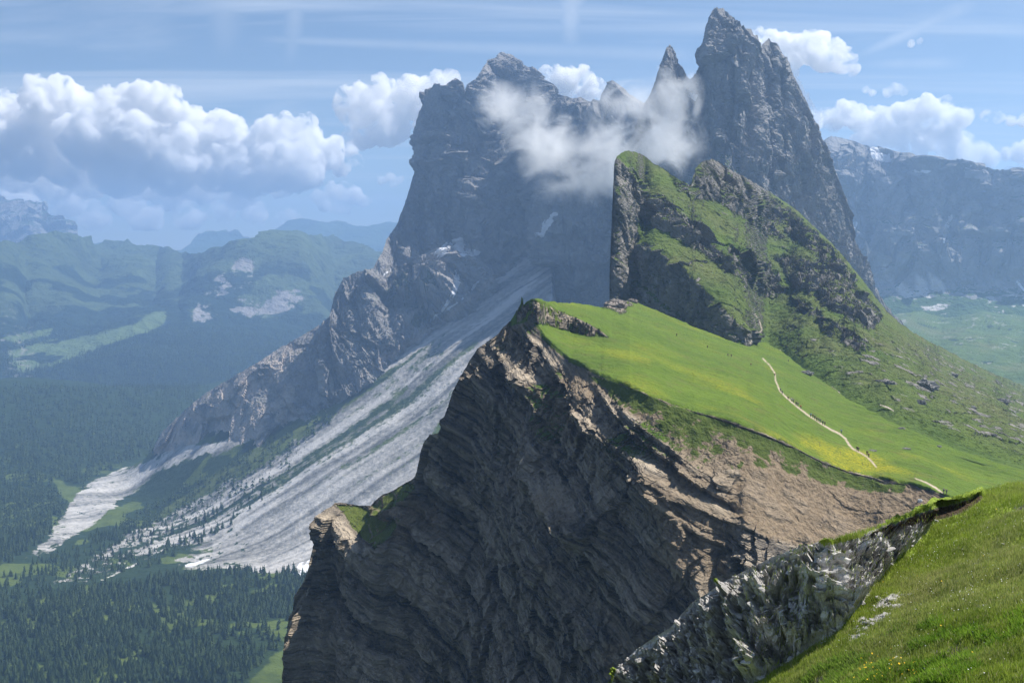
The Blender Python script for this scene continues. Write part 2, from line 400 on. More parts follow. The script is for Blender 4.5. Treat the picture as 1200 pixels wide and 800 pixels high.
def ground_masks(g, n, x, y):
    w = 5*fbm(g, 60, 4); w2 = 5*fbm(g, 45, 4, off=5)
    s = streaks(g, 55, 4); s2 = streaks(g, 13, 3, off=7); s3 = streaks(g, 28, 3, off=2)
    gravel = area(x+w*1.2, y+w2*1.2, GRAVEL, 3)*sm(-.75, -.1, fbm(g, 70, 6, st=(1,.45,1), gain=.7))
    wz = 10*fbm(g, 90, 5, off=61, gain=.65)*sm(600, 660, y)
    scr = area(x+w+5*s+wz, y+w2+6*s+wz, SCREE, 6)
    # the upper half of the apron is nearly bare, lower down stripes of grass cross it
    green = area(x+w, y+w2+3*s, GREENBAND, 5)
    zone2 = area(x+w, y+w2, [(560,395),(480,455),(400,500),(320,560),(240,600),(260,610),(340,570),(420,520),(500,470),(560,420)], 6)
    zone3 = area(x+w, y+w2, [(120,665),(220,605),(330,555),(300,600),(250,632),(160,668)], 6)
    veg = np.maximum(green*.95, zone2*sm(.35, -.15, s)*.75)
    veg = np.maximum(veg, zone3*sm(.3, -.1, s))
    veg = np.maximum(veg, .45*sm(-.1, -.5, s3)*sm(640, 560, y)*sm(300,420,x)*sm(420,470,y))
    bare = np.clip(np.maximum(gravel, scr*(1-veg)), 0, 1)
    chute = 0
    for L in ([(655,258,1.5),(640,285,4),(600,318,2.5),(565,348,1.5),(520,385,1.2),(470,420,1.2),(400,470,1.4)],
              [(632,320,3),(600,352,4),(540,400,3),(470,452,3),(400,500,3.5),(330,545,3),(265,590,2.2),(200,612,1.2)],
              [(560,420,3),(480,480,4),(400,530,4),(320,580,3),(262,615,2),(180,640,1)],
              [(330,575,2),(250,612,1.5),(170,655,1),(120,680,.8)],
              [(360,560,2),(270,625,3),(228,655,1)]):
        chute = np.maximum(chute, line(x+w*.5, y+w2*.5, L, 2, 2.2))
    chute *= sm(-.6, .1, s2)
    bare = bare*(1-.8*sm(.12, .4, fbm(g, 26, 4, off=40, gain=.65) + .30*sm(600, 680, y)*sm(300,150,x) - .3*sm(600,540,y)*sm(180,260,x) - .35*sm(250,330,x)))
    bare = np.maximum(bare, np.maximum(chute, gravel*(.55+.6*fbm(g, 18, 4, off=8, gain=.65))))
    lane = streaks(g, 120, 3, off=31); lane2 = streaks(g, 38, 3, off=37)
    bare = bare*(1 - .62*sm(-.02, -.40, lane)*sm(-.3, .3, lane2 + fbm(g, 30, 3, off=3))*sm(250, 330, x)*(1-sm(420, 380, y)))
    fine = streaks(g, 6, 3, off=19)
    tone = .24 + .35*s + .5*lane + .8*lane2 + .7*s2 + .45*fine + .9*chute + .2*gravel + .3*fbm(g, 9, 3)
    tone -= .5*area(x+w, y+w2, [(265,620),(330,590),(400,585),(420,600),(360,640),(300,655)], 18)*0
    snow = np.maximum(area(x+w2*.3, y+w*.3, [(216,661),(238,655),(248,653),(242,658),(228,663),(217,664)], 2)*.8,
                      area(x, y, [(344,672),(350,660),(366,654),(380,652),(380,672),(362,684),(350,682)], 1.5)*sm(-.3, .1, fbm(g, 14, 3)))
    far = sm(4300, 5200, g[..., 1])
    clear = sm(.16, .3, fbm(g, 130, 3, off=12) - .4*sm(640, 700, y)*0)
    clear = clear*sm(3600, 2700, g[...,1])
    clear = np.maximum(clear, area(x+w, y+w2, [(62,560),(75,566),(100,575),(95,586),(80,590),(66,575)], 3))
    clear = np.maximum(clear, area(x+w, y+w2, [(290,800),(330,760),(372,740),(372,800)], 5))
    shrub = sm(695, 655, y + .12*(x-100))*sm(5, 60, x)*sm(560, 600, y)
    wood = (1-bare)*np.clip(.75 + .65*far + .3*shrub, 0, 1)*(1-clear)*(1 - green*.8)
    return dict(grass=1-bare, soil=bare*0, tone=np.clip(tone, -.35, 1.3), snow=snow, wood=wood,
                gtone=.25+.3*clear+.25*fbm(g, 60, 3), dry=.5*green+.4*zone2)
gx, gy = proj(g0); nn = normals(g0)
m_ground = terrain_mat('valley_ground', 4.5, rock=((.11,.11,.105),(.50,.48,.45)), grass=((.035,.058,.016),(.10,.135,.03)), dry=(.10,.115,.045), wood=(.016,.03,.012), bump=.3, rag=.24)
mesh_np('valley_floor', g0, grid_faces(*X.shape), m_ground, attrs(X.shape, **ground_masks(g0, nn, gx, gy)), kind='structure')
print('valley', round(time.time()-T0, 1))
# base sheet to the horizon
mesh_np('ground', [(-17900,-2900,ZV-75),(17900,-2900,ZV-75),(17900,17900,ZV-75),(-17900,17900,ZV-75)], [(0,1,2,3)], terrain_mat('base_ground', 60), attrs((4,), grass=np.ones(4), wood=np.full(4,.5)), kind='structure')

# ================================================================== SASS: the big grey mountain
m_sass = terrain_mat('grey_dolomite', 4, bump=1., rock=((.10,.10,.105),(.36,.345,.33)), soil=((.38,.32,.27),(.56,.49,.43)), grass=((.05,.07,.025),(.09,.11,.04)))
E_CREST = [(150,560),(175,535),(190,508),(215,482),(250,456),(300,426),(345,398),(378,380),(386,370),(392,348),(402,326),(420,318),(436,316),(446,296),(452,280),(466,262),(474,240),(480,220),(487,192),(491,170),(493,150),(494,135),(496,120),(500,111),(508,106),(516,101),(525,100),(530,96),(538,94),(543,97),(544.5,108),(547,104),(552,98),(560,89),(566,76),(573,68),(580,62),(588,61),(596,64),(603,68),(612,74),(621,79),(632,87),(641,96),(652,104),(662,112),(673,117),(684,114),(691,120),(702,119),(706,109),(713,98),(719,96),(728,104),(737,113),(760,125),(800,150),(860,200),(950,300)]
E_ANCH = curve([(150,575),(190,532),(300,512),(360,482),(440,432),(500,392),(560,350),(600,312),(634,268),(646,256),(650,345),(720,360),(950,400)])
def sass_slope(x, y):
    q = np.stack([x*1.4 - y*.3, y*.3, x*0], -1)
    m = 2.6 + 1.4*fbm(q, 40, 3)
    m = np.where(x > 649, 3.6, m)
    m *= 1 - .72*area(x, y, [(440,345),(470,318),(520,290),(560,296),(545,330),(525,360),(495,385),(455,400)], 10)   # snow ledge
    m *= 1 - .6*area(x, y, [(590,215),(640,255),(600,300),(570,300)], 10)
    m *= 1 - .55*area(x, y, [(500,105),(530,105),(528,140),(510,165),(498,140)], 6)
    m = np.where(x < 378, np.minimum(m, 1.0), m)
    return np.maximum(m, .55)
def sass_disp(g, n, x, y):
    g2 = g + (np.stack([g[...,2]*.5, g[...,2]*0, g[...,2]*0], -1))      # gullies lean to the left
    a = 72*ridged(g2, 400, 6, st=(1,1,.3), gain=.58) + 46*crag(g2, 150, (1,1,.5), 5) + 11*ridged(g, 34, 4, st=(1,1,.6), gain=.65)
    a = a*sm(0, 26, y - np.interp(x, [p[0] for p in E_CREST], [p[1] for p in E_CREST]) + 4)*.8 + a*.2
    s = (g[...,2] + .35*g[...,0])/26 + .7*fbm(g, 200, 2)
    a = a*np.where(x < 378, .35, 1.)
    d = n*a[..., None]; d[..., 0] *= np.interp(x, [470, 560], [.25, 1])
    return d
def sass_masks(g, n, x, y):
    w = 3*fbm(g, 60, 4); w2 = 3*fbm(g, 40, 4, off=5)
    snow = 0
    for L in ([(510,298,3),(525,290,6),(538,285,7),(545,296,5),(558,296,4)], [(520,292,3),(518,300,1.5)], [(534,318,2.5),(536,332,3.4),(530,346,2.4),(521,360,2),(505,374,1.6)],
              [(650,252,4),(640,264,4.5),(634,278,2.5)], [(560,330,1),(548,345,1.6),(520,365,.8)], [(450,322,1),(458,316,1.5)], [(500,305,.8),(506,309,1)]):
        snow = np.maximum(snow, line(x+w*.5, y+w2*.5, L, 2, 1.6))
    snow *= sm(-.45, -.05, fbm(g, 22, 3, off=2))
    pink = sm(372, 330, x + w)*sm(395, 415, y)
    ledge = area(x+w*1.4, y+w2*1.4, [(445,340),(480,312),(520,295),(556,300),(540,330),(520,362),(490,388),(470,395)], 8)
    soil = np.clip(.75*ledge*sm(-.2,.4,fbm(g,60,3)) + pink*sm(-.3,.2,fbm(g,50,4,off=3)), 0, 1)
    soil = np.maximum(soil, .9*area(x+w, y+w2, [(646,256),(620,290),(560,350),(480,405),(420,445),(440,425),(520,372),(590,312)], 5))
    gr = ledge*sm(.05,.3,fbm(g,50,3,off=9))*.8 + sm(.80,.92,n[...,2])*sm(250,350,y)*.7
    s = (g[...,2] + .35*g[...,0])/26 + .7*fbm(g, 200, 2)
    tone = .38 + .45*fbm(g, 110, 5, st=(1,1,.35), gain=.6) + .06*n1(s, 5) + .2*facet(g + (10*fbm(g, 60, 2))[...,None], 45, (1,1,.6), 3)
    return attrs(g.shape[:2], snow=snow, soil=soil, grass=np.clip(gr,0,1), tone=tone, gtone=.3+.3*fbm(g,40,2))
px = np.arange(150, 900, .72)
relief('grey_mountain', px, curve(E_CREST), lambda x: np.maximum(E_ANCH(x), curve(E_CREST)(x)+2)+22, 470, E_ANCH, sass_D, sass_slope, sass_disp, sass_masks, m_sass,
       jag=1.8, jag_s=8, back=((60,60),(300,260),(1200,1300)), bl=7)
# ================================================================== RIGHT VALLEY, TOWERS, GRASSY FIN
m_right = terrain_mat('alpine_pasture', 5, grass=((.05,.085,.02),(.10,.15,.035)), rock=((.2,.2,.19),(.42,.40,.38)), wood=(.02,.035,.018))
def rv_masks(g, n, x, y):
    w = fbm(g, 90, 4); 
    rk = sm(.34, .5, fbm(g, 60, 4, off=4) + .2*sm(430,400,y))
    wd = sm(.30, .42, fbm(g, 110, 4, off=14))*sm(500, 420, y)
    return attrs(g.shape[:2], grass=1-rk*.45, wood=wd*.9, gtone=.45+.5*w, tone=.3+.3*w, dry=sm(.1,.5,fbm(g,200,3,off=6))*.5)
px = np.arange(990, 1400, .9)
relief('pasture', px, lambda x: 366+.0*x+3*np.sin(x/40), lambda x: x*0+640, 280, lambda x: x*0+480, lambda x: 2150+0*x,
       lambda x, y: .035+.05*fbm(np.stack([x, y*2, x*0], -1), 60, 3), lambda g, n, x, y: np.stack([g[...,0]*0, g[...,0]*0, 9*fbm(g,160,4)+2.5*fbm(g,30,3)+ 22*fbm(g,600,2)*sm(1500,3000,g[...,1])], -1),
       rv_masks, m_right, back=((600,60),(2000,300)), nmin=.025)

# ---- towers
m_tower = terrain_mat('tower_rock', 2.2, bump=1., rock=((.11,.11,.108),(.35,.335,.315)), grass=((.045,.075,.02),(.10,.13,.035)))
D_CREST = [(735,170),(750,135),(757,120),(765,102),(770,88),(776,70),(780,57),(785,51),(790,58),(797,72),(806,87),(811,92),(817,85),(821,72),(826,55),(827.5,35),(831,20),(837,10),(845,10),(855,15),(862,24),(868,28),(871,34),(877,36),(881,44),(885,43),(890,53),(896,47),(902,45),(910,51),(917,62),(925,80),(935,97),(942,112),(950,130),(960,155),(967,172),(977,200),(985,220),(992,236),(994,250),(1000,275),(1007,295),(1015,318),(1022,334),(1032,346),(1040,360),(1060,385),(1100,420)]
def tow_slope(x, y):
    q = np.stack([x*1.5 - y*.4, y*.35, x*0], -1)
    m = 2.2 + 1.1*fbm(q, 26, 3)
    # grassy ledges run down to the right below the wall
    d = (y - (150 + (x-830)*1.12))
    ledge = sm(-6, 8, d)*sm(34, 18, d) + sm(62, 74, d)*sm(110, 90, d)
    m = m*(1-.55*ledge*sm(830, 850, x))
    return np.maximum(m, .6)
def tow_disp(g, n, x, y):
    g2 = g + np.stack([g[...,2]*.5, g[...,2]*0, g[...,2]*0], -1)
    a = 29*ridged(g2, 160, 6, st=(1,1,.28), gain=.6) + 19*crag(g2, 66, (1,1,.42), 5) + 4.0*ridged(g, 13, 4, off=2, gain=.65)
    # gully between the two summits
    gl = line(x, y, [(890,52,1),(884,90,5),(880,140,7),(868,190,8)], 4, 9)*26
    for L_ in ([(858,20,1),(862,60,2),(858,120,3),(852,180,4)],[(842,30,1),(838,90,2),(842,150,3)],[(906,52,1),(915,110,3),(925,170,3),(940,230,3)],[(872,34,1),(874,90,2),(885,130,2)],[(930,92,1),(945,160,2.5),(965,220,2)],[(786,60,.6),(784,100,1.5),(790,150,2)]): gl = gl + line(x + 5*fbm(g, 30, 3), y, L_, 2, 4)*13
    gl = gl + line(x, y, [(818,88,2),(828,150,8),(834,200,8)], 4, 9)*28
    a = a - gl
    cr = np.interp(x, [p[0] for p in D_CREST], [p[1] for p in D_CREST])
    a = a*(.25+.75*sm(0, 30, y-cr))
    d = n*a[..., None]; d[..., 0] *= .6; return d
def tow_masks(g, n, x, y):
    d = (y - (150 + (x-830)*1.12)) + 8*fbm(g, 40, 3)
    led = (sm(-6, 8, d)*sm(40, 20, d) + sm(62, 74, d)*sm(120, 90, d))*sm(820, 850, x)
    gr = sm(.30, .62, n[...,2] + .25*fbm(g, 18, 3))*np.clip(led*1.1 + sm(20,90,d)*.8, 0, 1)
    tone = .42 + .33*fbm(g, 60, 4, st=(1,1,.3)) + .2*fbm(g, 10, 3) + .04*n1((g[...,2]+.8*g[...,0])/9 + fbm(g,60,2), 8)
    snow = line(x, y, [(812,122,1.4),(816,112,1.6)], 1, 1)
    return attrs(g.shape[:2], grass=gr, tone=tone, gtone=.35+.4*fbm(g, 20, 3), dry=.35+0*x, snow=snow)
px = np.arange(735, 1100, .5)
relief('tower_peak', px, curve(D_CREST), lambda x: np.maximum(300+.6*(x-735), curve(D_CREST)(x)+2)+60, 560, lambda x: np.maximum(230+.55*(x-735), curve(D_CREST)(x)+1),
       lambda x: np.interp(x, [735,790,820,850,880,940,1000,1100], [2150,2100,2050,1950,1950,2050,2200,2500]), tow_slope, tow_disp, tow_masks, m_tower,
       jag=3.4, jag_s=6, back=((20,30),(80,120),(400,800)), bl=5)

# ================================================================== MAIN CLIFF AND MEADOW
EDGE = curve([(560,400),(604,380),(622,376),(632,388),(636,398),(650,410),(667,424),(700,440),(740,455),(800,478),(867,497),(908,513),(950,534),(992,551),(1033,561),(1075,570),(1100,578),(1130,590),(1200,610),(1400,680)])
UP = [(604,368),(607,362),(618,354),(628,351),(650,353),(680,357),(704,360),(722,356),(738,350),(752,356),(800,376),(850,396),(876,404),(895,401),(920,415),(950,437),(1000,470),(1060,502),(1120,527),(1200,552),(1400,600)]
LEFTSIL = [(300,900),(338,840),(345,800),(350,745),(360,700),(368,670),(375,645),(382,615),(388,600),(394,588),(405,588),(420,592),(436,592),(440,586),(450,578),(464,572),(478,564),(484,560),(488,552),(492,528),(497,516),(503,508),(514,507),(518,497),(524,480),(530,458),(536,446),(545,432),(553,418),(560,408),(572,400),(584,392),(590,384),(598,378),(603,370)]
B_CREST = curve(LEFTSIL + UP)
DEDGE = lambda x: np.interp(x, [300,345,400,440,480,500,530,560,590,604,640,670,700,730,760,867,950,1000,1050,1100,1200,1400], [450,458,500,492,480,476,476,480,482,478,450,415,385,364,351,343,350,352,345,338,330,330])
BN = np.array([.42, -.15, .90]); BN /= np.linalg.norm(BN)        # normal of the rock beds
def bed(g): return g @ BN + 1.3*fbm(g, 140, 3) + .25*fbm(g, 9, 2)
DEBRIS = [(862,520),(900,525),(960,545),(1040,565),(1110,580),(1110,640),(1060,620),(1000,628),(950,640),(900,632),(862,606),(850,580),(866,556)]
DARKG = [(690,437),(760,462),(830,487),(880,505),(960,540),(1000,556),(1060,568),(1060,578),(990,572),(930,558),(880,545),(850,552),(830,560),(800,540),(775,505),(730,478)]
SLABS = [[(596,470),(622,476),(648,500),(668,520),(676,540),(650,530),(628,512),(606,500),(596,486)],
         [(590,528),(602,520),(616,545),(640,560),(668,570),(684,590),(678,608),(650,600),(622,590),(604,570)],
         [(560,400),(590,392),(602,402),(585,420),(566,432)], [(600,432),(630,440),(650,465),(640,480),(615,462)]]
BULGE = [(575,405),(640,402),(700,455),(740,520),(720,600),(660,640),(600,600),(575,520)]
LEDGE = [(622,440),(650,462),(690,488),(730,520),(760,545),(800,580),(830,592),(870,610),(905,628)]
RIMROCK = [(606,362),(624,352),(650,362),(680,375),(704,388),(712,394),(690,393),(664,386),(640,380),(618,378),(606,378)]
KNOB = [(392,588),(420,592),(440,596),(452,606),(470,610),(462,625),(440,642),(424,630),(408,610)]
KNOB2 = [(436,592),(452,577),(484,561),(486,575),(470,590),(450,600)]
def b_slope(x, y):
    e = EDGE(x); top = sm(2, -4, y - e)*(x > 600)
    mm = np.interp(x, [600,700,900,1100,1400], [.03,.03,-.02,-.05,-.06])
    cl = 3.6 + 2.2*fbm(np.stack([x, y, x*0], -1), 45, 3); cl = cl*(1-.5*sm(640, 760, x)*sm(-.2,.3,fbm(np.stack([x, y, x*0+3], -1), 60, 2)))
    deb = area(x, y, DEBRIS, 8); dg = area(x, y, DARKG, 8)
    cl = cl*(1-deb) + .62*deb; cl = cl*(1-dg) + .75*dg
    a = area(x, y, BULGE, 22); cl = cl*(1-a) + (.95+.25*fbm(np.stack([x, y, x*0], -1), 30, 3))*a
    for s in SLABS: a = area(x, y, s, 6); cl = cl*(1-a) + .85*a
    a = np.maximum(area(x, y, KNOB, 4), area(x, y, KNOB2, 4)); cl = cl*(1-a) + .42*a
    k_ = sm(1090, 1170, x); cl = cl*(1-k_) + 1.2*k_
    r = area(x, y, RIMROCK, 2)
    mm = mm*(1-r) + (.8)*r
    return np.where(x > 598, cl*(1-top) + mm*top, np.maximum(cl, .3))
def meadow_mask(x, y): return np.where(x > 598, sm(3, -3, y - EDGE(x)), 0.)
def b_disp(g, n, x, y):
    me = meadow_mask(x, y); s = bed(g)
    out = np.array([-.45, -.89, 0.1]); out /= np.linalg.norm(out)
    lay = 4.4*n1(s/12, 1) + 2.8*n1(s/4.6, 2) + 1.5*n1(s/1.9, 3) + .6*n1(s/.9, 4) + 3.5*line(x, y, LEDGE, 5, 3)
    gb = g + (s*0)[..., None]; bw = g + (2.5*fbm(g, 12, 3))[..., None]; blk = 8*ridged(g, 90, 3, st=(1,1,.8), off=2) + 3.2*facet(bw, 22, (1,1,.6), 3) + 1.7*facet(bw, 8, (1,1,.9), 5) + .9*facet(bw, 3, (1,1,1.2), 8) + .8*fbm(g, 3, 4, gain=.65)
    crack = -2.6*sm(.70, .95, ridged(g, 24, 3, st=(1,1,.35), off=5)) + 5*facet(bw, 24, (1,1,.28), 15)*sm(640, 540, x)
    soft = np.maximum(area(x, y, DEBRIS, 10), area(x, y, DARKG, 10))
    kn = np.maximum(area(x, y, KNOB, 4), area(x, y, KNOB2, 4))
    amp = (1-me)*(1-.85*soft)*(1-.8*kn)
    amp = amp*(.15+.85*sm(0, 14, y - B_CREST(x)))*np.where(x > 598, sm(0, 26, y-EDGE(x))*.85+.15, 1)
    rib = line(x, y, [(606,425,4),(645,478,8),(636,556,10),(690,622,6)], 6, 24)*15 + line(x, y, [(770,560,4),(800,640,6),(840,700,6)], 6, 22)*8
    d = out*(amp*(lay + blk + crack) + rib*(1-me))[..., None]
    zz = (1-amp)*(.5*fbm(g, 20, 3)*(1-me) + soft*(1-me)*(1.3*fbm(g, 9, 4)+.6*ridged(g, 5, 3)))
    rr = area(x, y, RIMROCK, 2)*me
    zz = zz + me*(1.6*fbm(g, 70, 3)+.55*fbm(g, 12, 4, gain=.55)+.10*fbm(g, 1.6, 2)) + rr*(1.6*n1(s/2.4, 6)+1.2*ridged(g, 9, 4) + 1.5*facet(g, 4, off=4) + .7*facet(g, 1.6, off=2))
    d[..., 2] += zz
    return d
PATH = [(894,420,.9),(902,428,1),(908,437,1),(909,446,1.1),(914,458,1.2),(922,466,1.2),(935,477,1.2),(948,487,1.3),(962,496,1.3),(975,504,1.4),(984,508,1.4),(991,514,1.6),(995,521,1.8),(1000,526,1.5),(1008,530,1.2),(1016,535,1.2),(1022,541,1.4),(1027,547,1.2)]
PATH2 = [(1072,560,.7),(1085,565,1.1),(1096,571,1.4),(1104,577,1.2)]
def b_masks(g, n, x, y):
    me = meadow_mask(x + 1.5*fbm(g, 6, 3), y + 2*fbm(g, 5, 3, off=3))
    w = 3*fbm(g, 12, 4); w2 = 3*fbm(g, 10, 4, off=5)
    deb = area(x+w*2, y+w2*2, DEBRIS, 5); dg = area(x+w*1.5, y+w2*1.5, DARKG, 5)
    kn = np.maximum(area(x+w, y+w2, KNOB, 3), area(x+w, y+w2, KNOB2, 2))
    rim = area(x+w*.7, y+w2*.7, RIMROCK, 1.5)*me
    rockL = area(x+w*.5, y+w2*.5, [(704,352),(712,348),(724,350),(740,352),(742,358),(728,358),(735,365),(728,368),(716,362),(706,360)], 1.2)*me
    rim = np.maximum(rim, rockL)
    gr = me*(1-rim*sm(-.35, .05, fbm(g, 5, 3, off=3)))
    gr = np.maximum(gr, dg*sm(-.45, .25, fbm(g, 6, 5, off=8, gain=.65) + .4*sm(22, 4, y-EDGE(x)) - .4*sm(20,60,y-EDGE(x))))
    gr = np.maximum(gr, kn*.95*sm(.4,.6,n[...,2]+.2*fbm(g,5,2)))
    gr = np.maximum(gr, .7*sm(.66, .85, n[...,2] + .15*fbm(g, 7, 3))*sm(.1, .4, fbm(g, 30, 2, off=6))*(1-me)*(1-deb)*sm(560, 520, y))
    pw = 1.1*fbm(g, 5, 4, off=77) ; p = np.clip(np.maximum(line(x+pw*.6, y+pw*.6, [(a_,b_,c_*.62) for a_,b_,c_ in PATH], 1, .8), line(x+pw*.4, y+pw*.4, [(a_,b_,c_*.7) for a_,b_,c_ in PATH2], 1, .7))*(.85+.5*fbm(g, 2.5, 3)), 0, 1)
    p = np.maximum(p, .8*line(x, y, [(868,402,1.2),(880,402,1.6),(888,396,1.3),(893,390,.8)], 1, .9))
    s = bed(g)
    crack = -2.6*sm(.70, .95, ridged(g, 24, 3, st=(1,1,.35), off=5))
    tone = .36 + .20*n1(s/12, 1) + .26*n1(s/4.6, 2) + .26*n1(s/1.9, 3) + .16*n1(s/.9, 4) + .3*crack/2.6*(x > 640) + .15*fbm(g, 10, 4) + .3*fbm(g, 60, 3, off=6)
    a = line(x+w, y+w2, LEDGE, 5, 4); tone += .28*a
    for sl in SLABS: tone += .30*area(x+w, y+w2, sl, 6)  # slabs that catch the sun are also painted lighter: sunlight put into the colour
    fl = streak_y(g)
    yel = me*(sm(.1, .6, fl) * (sm(30, 6, np.abs(y - (EDGE(x)-13)))*sm(760, 860, x) + .40)*(1-.6*sm(100,30,y-0*x)))
    yel = np.clip(yel + me*line(x+w*2, y+w2, [(640,392,3),(690,405,4),(760,425,3)], 3, 5)*.6*sm(-.3,.2,fl) + me*line(x+w*2,y+w2,[(940,518,1.5),(975,532,2),(1000,542,1)],2,3)*.9, 0, 1)
    far_dark = .0
    gt = np.where(me > .5, .55 + .35*fbm(g, 40, 4) + .15*fl + .18*ridged((g@np.array([[.3,.1,0],[0,.35,0],[.9,.2,0]])), 3.2, 3)*sm(-.3,.3,fbm(g,50,2,off=3)) + .25*fbm(g, 4, 3, off=6), .12)
    gt = gt*(1-dg*(1-me)) + (1-me)*dg*(-.15)
    soil = np.maximum(deb*(1-.2*sm(0,.4,fbm(g,8,3))), dg*.8)
    soil = np.maximum(soil, .7*(1-me)*sm(.08, .4, fbm(g, 42, 4, off=44)))
    soil = np.maximum(soil, p)
    gr = gr*(1-p)
    return attrs(g.shape[:2], grass=gr, soil=soil, tone=tone, gtone=gt, yellow=yel, dry=np.clip(.5*kn+.3*rim+.35*dg*(1-me)+me*(.5*sm(.1,.55,fbm(g, 16, 5, off=51, gain=.65))+.35*sm(.2,.5,fbm(g, 3.5, 3, off=52))), 0, .8), pathm=p)
def streak_y(g):
    return fbm(g, 34, 4, st=(.55,.4,1), off=21)
m_cliff = terrain_mat('layered_cliff', .45, rock=((.040,.040,.041),(.44,.37,.28)), soil=((.15,.11,.07),(.29,.225,.15)), grass=((.04,.075,.012),(.115,.175,.02)), dry=(.13,.12,.04), yellow=(.33,.30,.015), bump=.8, strata=(tuple(BN), 1.5, 2.4))
# the trodden path is paler than the rest of the soil
w_ = m_cliff.node_tree; bs = [x for x in w_.nodes if x.type == 'BSDF_PRINCIPLED'][0]
src = bs.inputs['Base Color'].links[0].from_socket
mx = w_.nodes.new('ShaderNodeMix'); mx.data_type = 'RGBA'; at = w_.nodes.new('ShaderNodeAttribute'); at.attribute_name = 'pathm'
w_.links.new(at.outputs['Fac'], mx.inputs[0]); w_.links.new(src, mx.inputs[6]); mx.inputs[7].default_value = (.50,.42,.31,1); w_.links.new(mx.outputs[2], bs.inputs['Base Color'])
px = np.concatenate([np.arange(300, 345, 3), np.arange(345, 1205, .85), np.arange(1205, 1400, 3)])
B_grid, B_obj = relief('cliff_and_meadow', px, B_CREST, lambda x: x*0+905, 760, lambda x: np.where(x > 600, EDGE(x), B_CREST(x)+1), DEDGE, b_slope, b_disp, b_masks, m_cliff,
       jag=.9, jag_s=10, back=((6,4),(25,30),(90,160)), bl=11, nmin=.02, lasm=14, over=5, dab=50)

# ================================================================== GRASSY FIN WITH ROCK BANDS (between meadow and towers)
C_CREST = [(714,362),(715,340),(716,300),(717,255),(719,215),(720,190),(723,183),(728,178),(737,176),(746,178),(754,182),(762,188),(775,196),(786,204),(798,211),(808,217),(811,214),(812.5,202),(816,195),(824,189),(834,186),(842,190),(852,196),(862,202),(880,212),(900,224),(930,242),(960,270),(985,296),(1005,320),(1022,342),(1036,360),(1050,374),(1075,392),(1110,410),(1150,430),(1200,452),(1260,480),(1400,540)]
UPC = curve(UP)
ROCKS_C = [
 [(846,194),(870,209),(900,229),(930,248),(960,277),(988,306),(1004,328),(996,334),(968,312),(938,284),(906,262),(876,243),(852,226),(842,208)],
 [(712,380),(714,200),(722,186),(734,196),(748,212),(752,236),(744,262),(752,284),(768,290),(790,305),(815,330),(835,350),(862,375),(884,392),(880,404),(850,398),(800,378),(740,356)],
 [(745,225),(775,232),(800,250),(830,275),(850,300),(870,322),(850,318),(822,296),(796,280),(770,268),(752,258)],
 [(786,205),(800,214),(812,200),(834,188),(850,205),(880,238),(910,265),(925,285),(900,275),(868,250),(838,235),(815,232),(795,222)],
 [(806,222),(812,198),(834,183),(862,198),(880,210),(900,222),(905,236),(880,226),(858,214),(838,204),(822,212),(812,232)],
 [(852,290),(880,300),(905,318),(925,345),(905,350),(880,338),(862,318)],
 [(905,300),(945,302),(985,320),(1010,345),(1032,372),(1020,385),(990,376),(960,355),(930,335)],
 [(930,350),(950,356),(965,372),(950,372),(935,362)],
 [(958,375),(985,382),(1005,395),(1020,408),(1008,412),(985,402),(965,390)]]
def c_rock(x, y):
    r = 0
    for p in ROCKS_C: r = np.maximum(r, area(x, y, p, 4))
    return r
def c_slope(x, y):
    r = c_rock(x, y)
    gs = np.interp(x, [714,835,900,1000,1100,1200,1400], [.44,.34,.21,.08,-.03,-.08,-.1])
    a1 = area(x, y, ROCKS_C[1], 4)
    return gs*(1-r) + r*(gs+np.interp(x, [714,850,900,1050], [.55,.32,.10,.05]))*(1-a1) + a1*3.0 + .15*gs*fbm(np.stack([x, y, x*0], -1), 25, 2)
def c_bed(g): return (g @ np.array([.60,-.10,.79])) + 5*fbm(g, 110, 3)
def c_disp(g, n, x, y):
    r = c_rock(x, y)*.88+.12
    a = r*(6*ridged(g, 70, 5, st=(1,1,.4)) + 5.5*crag(g, 26, (1,1,.45), 4)) + 1.0*fbm(g, 5, 3)
    s = c_bed(g); a = a + (2.8*n1(s/17, 2) + 1.3*n1(s/6, 4))*(.25+.75*r)*sm(1150,1000,x) + 1.2*fbm(g, 14, 4)
    cr = np.interp(x, [p[0] for p in C_CREST], [p[1] for p in C_CREST])
    a = a*(.2+.8*sm(0, 22, y-cr))
    a = a*np.where(x > 890, sm(0, 16, UPC(x) + 4 - y), 1)
    d = n*a[..., None]; d[..., 0] *= np.interp(x, [716, 745], [.22, 1]); return d
